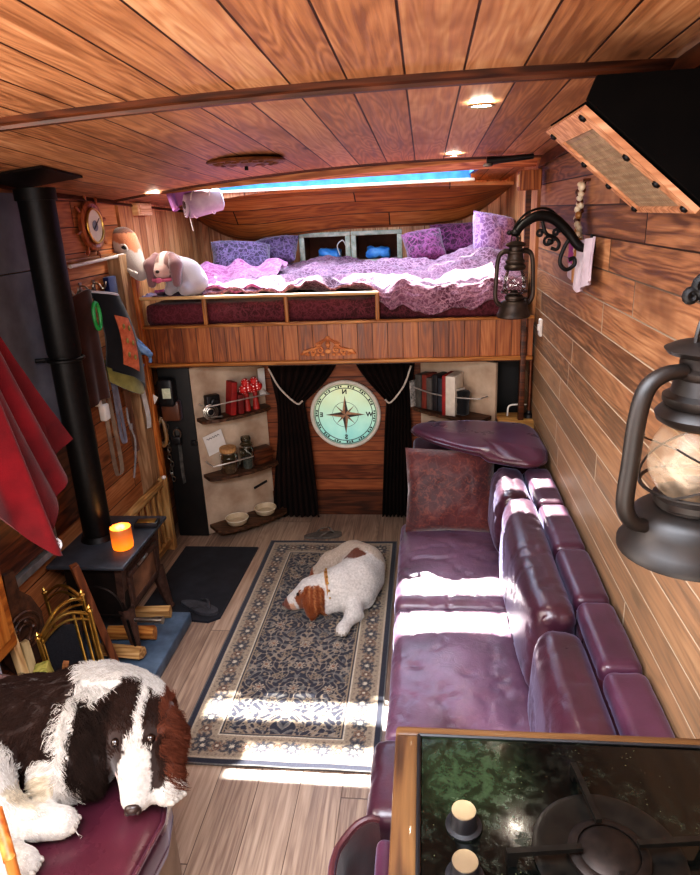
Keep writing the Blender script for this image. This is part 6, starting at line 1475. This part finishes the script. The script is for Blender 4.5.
# --- near dog: brown and white springer asleep on the bench
dA = thing('spaniel_dog', 'brown and white long-eared spaniel resting its head on the edge of the leather bench', 'dog', (-1.0, 1.3, .474))
c = np.array((-.770, 1.372, .612)); nz = np.array((-.730, 1.190, .535)); fw_ = nrm3(nz-c); rt = -nrm3(np.cross(fw_, (0, 0, 1.))); up_ = np.cross(fw_, rt)
def hp_(f, r, u): return tuple(c+fw_*f+rt*r+up_*u)
prA = [('e', hp_(0, 0, .0), (.078, .088, .070)), ('c', hp_(.03, 0, -.004), hp_(.105, 0, -.018), .062, .038), ('c', hp_(.11, 0, -.018), hp_(.180, 0, -.026), .035, .029), ('c', hp_(.10, 0, -.046), hp_(.165, 0, -.048), .028, .022),
       ('c', hp_(.065, .03, .022), hp_(.065, -.03, .022), .022, .022),
       # long ears hanging either side
       ('c', (-.828, 1.395, .652), (-.872, 1.355, .600), .034, .046), ('c', (-.872, 1.355, .600), (-.872, 1.285, .530), .046, .044), ('c', (-.890, 1.35, .59), (-.905, 1.295, .535), .036, .030),
       ('c', (-.716, 1.385, .640), (-.684, 1.345, .598), .028, .032), ('c', (-.684, 1.345, .598), (-.664, 1.300, .555), .030, .022),
       # neck, shoulders, trunk
       ('c', (-.80, 1.42, .600), (-.90, 1.45, .590), .088, .105), ('c', (-.84, 1.45, .62), (-.95, 1.44, .60), .075, .11), ('c', (-.93, 1.43, .590), (-1.12, 1.38, .590), .118, .112), ('c', (-1.12, 1.38, .590), (-1.36, 1.30, .590), .112, .118),
       ('c', (-.90, 1.35, .530), (-.98, 1.27, .525), .060, .055), ('c', (-.98, 1.34, .56), (-.96, 1.27, .53), .08, .055),
       # near front leg tucked under the chin, paw past the edge of the cheek
       ('c', (-.84, 1.37, .53), (-.735, 1.335, .508), .045, .034), ('c', (-.735, 1.335, .508), (-.672, 1.275, .506), .031, .027), ('e', (-.662, 1.262, .503), (.026, .033, .025)),
       # hind quarters folded towards the camera
       ('c', (-1.34, 1.27, .585), (-1.15, 1.195, .57), .115, .090), ('c', (-1.15, 1.195, .565), (-1.06, 1.155, .53), .080, .048), ('c', (-1.06, 1.145, .515), (-.955, 1.148, .503), .036, .026), ('c', (-.955, 1.148, .502), (-.905, 1.155, .499), .026, .024), ('e', (-.898, 1.155, .499), (.034, .026, .023)),
       ('c', (-1.15, 1.10, .51), (-.99, 1.050, .500), .040, .026), ('c', (-.99, 1.050, .500), (-.945, 1.045, .498), .025, .023), ('e', (-.935, 1.045, .496), (.034, .026, .022))]
WHT, CRM, BRN, BRD, RED_LIT, PNK = L3('b2aca4'), L3('a09480'), L3('24150f'), L3('1a0f0a'), L3('5a3020'), L3('c8a498')
def colA(V):
    C = np.tile(WHT, (len(V), 1)); w = wob(V, 38, .016)
    rel = V-c; f = rel@fw_; r = rel@rt; u = rel@up_
    body = V[:, 0] < -.955+w
    C[body & (V[:, 2] > .535+w) & (V[:, 1] > 1.245+w)] = BRN
    C[body & (V[:, 2] < .56+w) & (V[:, 1] > 1.15)] = CRM
    head = (f > -.085) & (f < .105+w*.6) & (np.abs(r) < .098) & (u > -.10) & (V[:, 1] < 1.41+w)
    C[(V[:, 0] > -.868) & (V[:, 0] < -.70) & (V[:, 1] > 1.21) & (V[:, 1] < 1.375) & (V[:, 2] > .505) & (f < .12)] = BRN
    C[head & ~((r > .0) & (V[:, 1] > 1.385+w))] = BRN
    earL = (V[:, 0] < -.822+w*.5) & (V[:, 0] > -.925+w*.4) & (V[:, 1] < 1.385+w*.6) & (V[:, 1] > 1.235) & (V[:, 2] > .487) & (V[:, 0]-.0 > -.945)
    C[earL & ((V[:, 2]-.47) > (-.86-V[:, 0])*.3)] = BRD
    earR = (r > .062) & (V[:, 2] > .535) & (V[:, 1] > 1.27); earR2 = (V[:, 0] > -.70+w*.3) & (V[:, 2] > .533) & (V[:, 1] > 1.275); C[earR | earR2] = RED_LIT*.8  # right ear coloured redder than the left, standing in for light on it
    blaze = (np.abs(r-.016+.10*np.clip(f, 0, .1)) < .010+.016*np.clip((f-.05)/.06, 0, 1)) & (u > -.0) & (f > -.06) & head; C[blaze] = WHT
    mz = (f > .098+w*.5) & (np.abs(r) < .06); C[(f > .08) & (f < .30) & (np.abs(r) < .075) & (u > -.09)] = BRN; C[mz & (np.abs(r) < .042) & (u > -.1) & (u < .06)] = WHT*.92; C[(f > .07) & (f < .12) & (np.abs(r) < .022)] = WHT*.95; C[(V[:, 0] > -.712) & (V[:, 2] < .535) & (V[:, 1] < 1.32)] = WHT
    fre = mz & (np.sin(V[:, 0]*900)*np.sin(V[:, 1]*860)*np.sin(V[:, 2]*880) > .72); C[fre] = PNK*.8
    return C
def skin_point(prims, k, o, d_):
    o = np.array(o, float); d_ = nrm3(np.array(d_, float)); t_ = 0.
    for _ in range(200):
        if sdf_eval((o+d_*t_)[None], prims, k)[0] > -.002: break
        t_ += .001
    return o+d_*t_
EA = [skin_point(prA, .016, hp_(.062, 0, .0), rt*sg*.62+up_*.78+fw_*.12) for sg in (-1, 1)]
oA, VA, FA = sdf_obj('body', prA, .016, .0075, SKIN, dA, colour=colA)
def flowA(P):
    fl = np.tile(np.array((-1., -.12, -.35)), (len(P), 1)); rel = P-c; f = rel@fw_
    hd = (f > -.10) & (np.abs(rel@rt) < .11); fl[hd] = -fw_*.8+np.array((0, 0, -.2))
    ear = ((P[:, 0] < -.825) & (P[:, 0] > -.95) & (P[:, 1] < 1.41)) | (P[:, 0] > -.69); fl[ear] = np.array((-.1, -.55, -1.))
    fl[(P[:, 0] > -.69)] = np.array((.25, -.35, -1.)); low = P[:, 1] < 1.2; fl[low] = np.array((.5, -.3, -.5)); return fl
def lenA(P):
    L = np.full(len(P), .030); rel = P-c; f = rel@fw_; L[(f > .05) & (np.abs(rel@rt) < .075)] = .020; L[(np.abs(rel@rt) > .018) & (f < .05) & (f > -.09) & (rel@rt < .0)] = .034; L[(f > .10) & (np.abs(rel@rt) < .07)] = .006
    ear = ((P[:, 0] < -.83) & (P[:, 0] > -.95) & (P[:, 1] < 1.40)) | ((P[:, 0] > -.70) & (P[:, 2] > .53) & (P[:, 1] > 1.27)); L[ear] = .042
    L[(P[:, 1] < 1.235) & (P[:, 0] < -.86)] = .020; L[(P[:, 1] < 1.19) & (P[:, 2] < .54) & (P[:, 0] < -.86)] = .011; L[(P[:, 0] > -.72) & (P[:, 2] < .532)] = .012; L[(P[:, 0] < -.86) & (P[:, 0] > -1.0) & (P[:, 1] < 1.34) & (P[:, 1] > 1.22) & (P[:, 2] < .56)] = .042
    return L
coat('coat', dA, VA, FA, 62000, colA, lenA, flowA, lambda P: np.where(lenA(P) > .02, 1.0, .2), lambda P: np.where(np.minimum(np.linalg.norm(P-EA[0], axis=1), np.linalg.norm(P-EA[1], axis=1)) < .019, 0., 1.)*np.where((P[:, 2] < .49), .2, 1.)*np.where(lenA(P) > .035, 1.6, 1.), 3, rad=.0009)
m = MB(); Mn = Matrix((Vector(rt), Vector(fw_), Vector(up_))).transposed(); m.ball(hp_(.208, 0, -.020), (.021, .014, .017), 16, 10, Mn)
for sg in (-1, 1): m.ball(hp_(.212, sg*.013, -.024), (.009, .010, .009), 10, 8, Mn)
m.build('nose', plain('dog_nose_brown', '1c1210', '34241f', .35, 0, 120, .2), dA)
EYE = plain('dog_eye', '0c0807', '1c100b', .12, 0, 20, spec=.8)
for q_ in EA:
    m = MB(); m.ball(tuple(q_), (.012, .012, .012), 12, 8); m.build('eye', EYE, dA)
m = MB(); m.tube([hp_(.205, .0, -.042), hp_(.185, .024, -.050), hp_(.15, .036, -.052)], .002, 5); m.tube([hp_(.205, 0, -.042), hp_(.185, -.024, -.050), hp_(.15, -.036, -.052)], .002, 5); m.build('mouth_line', EYE, dA)
for px_, py_, pz_, yaw in ((-.898, 1.155, .499, .1), (-.935, 1.045, .496, .0), (-.662, 1.262, .503, -.6)):
    m = MB()
    for k in range(4):
        q = RZ(yaw) @ Vector((.030, -.018+.012*k, .0)); m.ball((px_+q.x, py_+q.y, pz_-.004), (.011, .0075, .010), 8, 6)
    m.build('toes', plain('paw_fur', '8a8278', 'a8a29a', .85, 0, 90, .2), dA)

# --- far dog: white with orange-brown ears, curled on the rug
dB = thing('spaniel_dog', 'white spaniel with orange-brown ear and collar curled asleep on the rug', 'dog', (-.45, 2.95, .012))
cB = np.array((-.575, 2.862, .105)); nB = np.array((-.712, 2.838, .052)); fB = nrm3(nB-cB); rB = nrm3(np.cross(fB, (0, 0, 1.))); uB = np.cross(rB, fB)
def hb_(f, r, u): return tuple(cB+fB*f+rB*r+uB*u)
prB = [('e', tuple(cB), (.070, .062, .060)), ('c', hb_(.02, 0, 0), hb_(.085, 0, -.010), .050, .036), ('c', hb_(.08, 0, -.010), hb_(.132, 0, -.014), .034, .026), ('c', hb_(.07, 0, -.034), hb_(.115, 0, -.032), .026, .020),
       ('c', (-.565, 2.805, .125), (-.560, 2.775, .085), .030, .038), ('c', (-.560, 2.775, .085), (-.565, 2.762, .045), .038, .026), ('c', (-.57, 2.92, .11), (-.585, 2.945, .06), .028, .026),
       ('c', (-.54, 2.875, .105), (-.44, 2.895, .112), .068, .088), ('c', (-.44, 2.895, .112), (-.36, 2.97, .115), .098, .102), ('c', (-.36, 2.97, .115), (-.335, 3.10, .115), .102, .106), ('c', (-.335, 3.10, .115), (-.395, 3.18, .11), .106, .098),
       ('c', (-.41, 3.18, .10), (-.515, 3.175, .085), .090, .066), ('c', (-.515, 3.175, .075), (-.590, 3.14, .045), .058, .034), ('c', (-.59, 3.14, .045), (-.62, 3.07, .036), .028, .022),
       ('c', (-.30, 3.02, .08), (-.33, 2.88, .07), .075, .062), ('c', (-.42, 2.86, .08), (-.50, 2.82, .05), .06, .04),
       ('c', (-.365, 2.86, .085), (-.355, 2.755, .050), .052, .036), ('c', (-.355, 2.755, .048), (-.392, 2.665, .036), .033, .024), ('e', (-.400, 2.640, .033), (.027, .036, .022))]
WB, CB_, OB, OR_ = L3('d0ccc8'), L3('beb0a2'), L3('84492a'), L3('6a3420')
def colB(V):
    C = np.tile(WB, (len(V), 1)); w = wob(V, 55, .012); rel = V-cB; f = rel@fB; r = rel@rB; u = rel@uB
    C[V[:, 1] > 3.06+w] = CB_
    ear = (V[:, 1] < 2.815+w) & (V[:, 0] < -.50) & (V[:, 0] > -.635) & (V[:, 2] < .165); C[ear] = OB; stq = ear & (np.sin(V[:, 0]*260+V[:, 2]*40) > .55); C[stq] = L3('a87048')
    ear2 = (V[:, 1] > 2.915) & (V[:, 0] < -.53) & (V[:, 0] > -.65) & (V[:, 1] < 2.98) & (V[:, 2] < .13); C[ear2] = OB
    C[(f > .005) & (f < .085) & (np.abs(r) > .030+w*.5) & (u < .05)] = OB
    C[(f > .10) & (u < .0)] = L3('c49a80'); C[(f > .128)] = L3('7a4a3c')
    d1 = np.linalg.norm((V-np.array((-.375, 3.035, .215)))*np.array((1., 1.3, 1.)), axis=1) < .055+w; C[d1] = OR_
    d2 = np.linalg.norm(V-np.array((-.275, 3.175, .17)), axis=1) < .055+w; C[d2] = OR_*.8
    return C
EB = [skin_point(prB, .014, hb_(.055, 0, -.002), rB*sg*.72+uB*.68+fB*.12) for sg in (-1, 1)]
oB, VB, FB = sdf_obj('body', prB, .014, .0075, SKIN, dB, colour=colB)
def flowB(P):
    fl = np.tile(np.array((.35, .6, -.25)), (len(P), 1)); rel = P-cB; f = rel@fB; fl[(f > -.09) & (np.abs(rel@rB) < .09)] = -fB
    ear = (P[:, 1] < 2.815) & (P[:, 0] < -.50); fl[ear] = np.array((.1, -.15, -1.)); fl[(P[:, 1] < 2.78) & (P[:, 0] > -.47)] = np.array((-.2, -1., -.3)); return fl
def lenB(P):
    L = np.full(len(P), .014); L[(P[:, 1] < 2.815) & (P[:, 0] < -.50)] = .024; rel = P-cB; L[(rel@fB > .04)] = .006; L[(P[:, 1] < 2.72)] = .009; L[(P[:, 2] < .06) & (P[:, 0] > -.52) & (P[:, 1] > 2.75) & (P[:, 1] < 2.9)] = .026; return L
coat('coat', dB, VB, FB, 22000, colB, lenB, flowB, lambda P: np.where(lenB(P) > .02, .9, .3), lambda P: np.where(np.minimum(np.linalg.norm(P-EB[0], axis=1), np.linalg.norm(P-EB[1], axis=1)) < .013, 0., 1.)*np.where(P[:, 2] < .025, .2, 1.), 5, rad=.0009)
m = MB(); m.ball(hb_(.156, 0, -.008), (.012, .014, .012), 12, 8); m.build('nose', plain('dog_nose_pinkbrown', '4a2a24', '6a4038', .4, 0, 120), dB)
for q_ in EB:
    m = MB(); m.ball(tuple(q_), (.009, .009, .009), 10, 8); m.build('eye', EYE, dB)
cc_ = np.array((-.492, 2.885, .110)); ax_ = Vector((.1, .02, .01)).normalized(); Mc = axis_to(ax_, 0)
m = MB(); m.grid(lambda u, v: Vector(cc_)+Mc @ Vector((.0905*math.cos(2*PI*u), .0905*math.sin(2*PI*u), .024*(v-.5))), 40, 2, thick=.004); col_ = m.build('collar', leather('tan_dog_collar', '8a5a24', 'b8823c', .45, .2), dB)
m = MB()
for k in range(16): m.ball(tuple(Vector(cc_)+Mc @ Vector((.094*math.cos(2*PI*k/16), .094*math.sin(2*PI*k/16), 0))), .006, 8, 6)
m.build('collar_studs', BRASS, col_)
m = MB()
for k in range(4): m.ball((-.418+.012*k, 2.612+.003*abs(k-1.5), .030), (.0075, .013, .011), 8, 6)
m.build('toes', plain('paw_fur', '8a8278', 'a8a29a', .85, 0, 90, .2), dB)
dA.location.z += .008; dB.location.z += .004
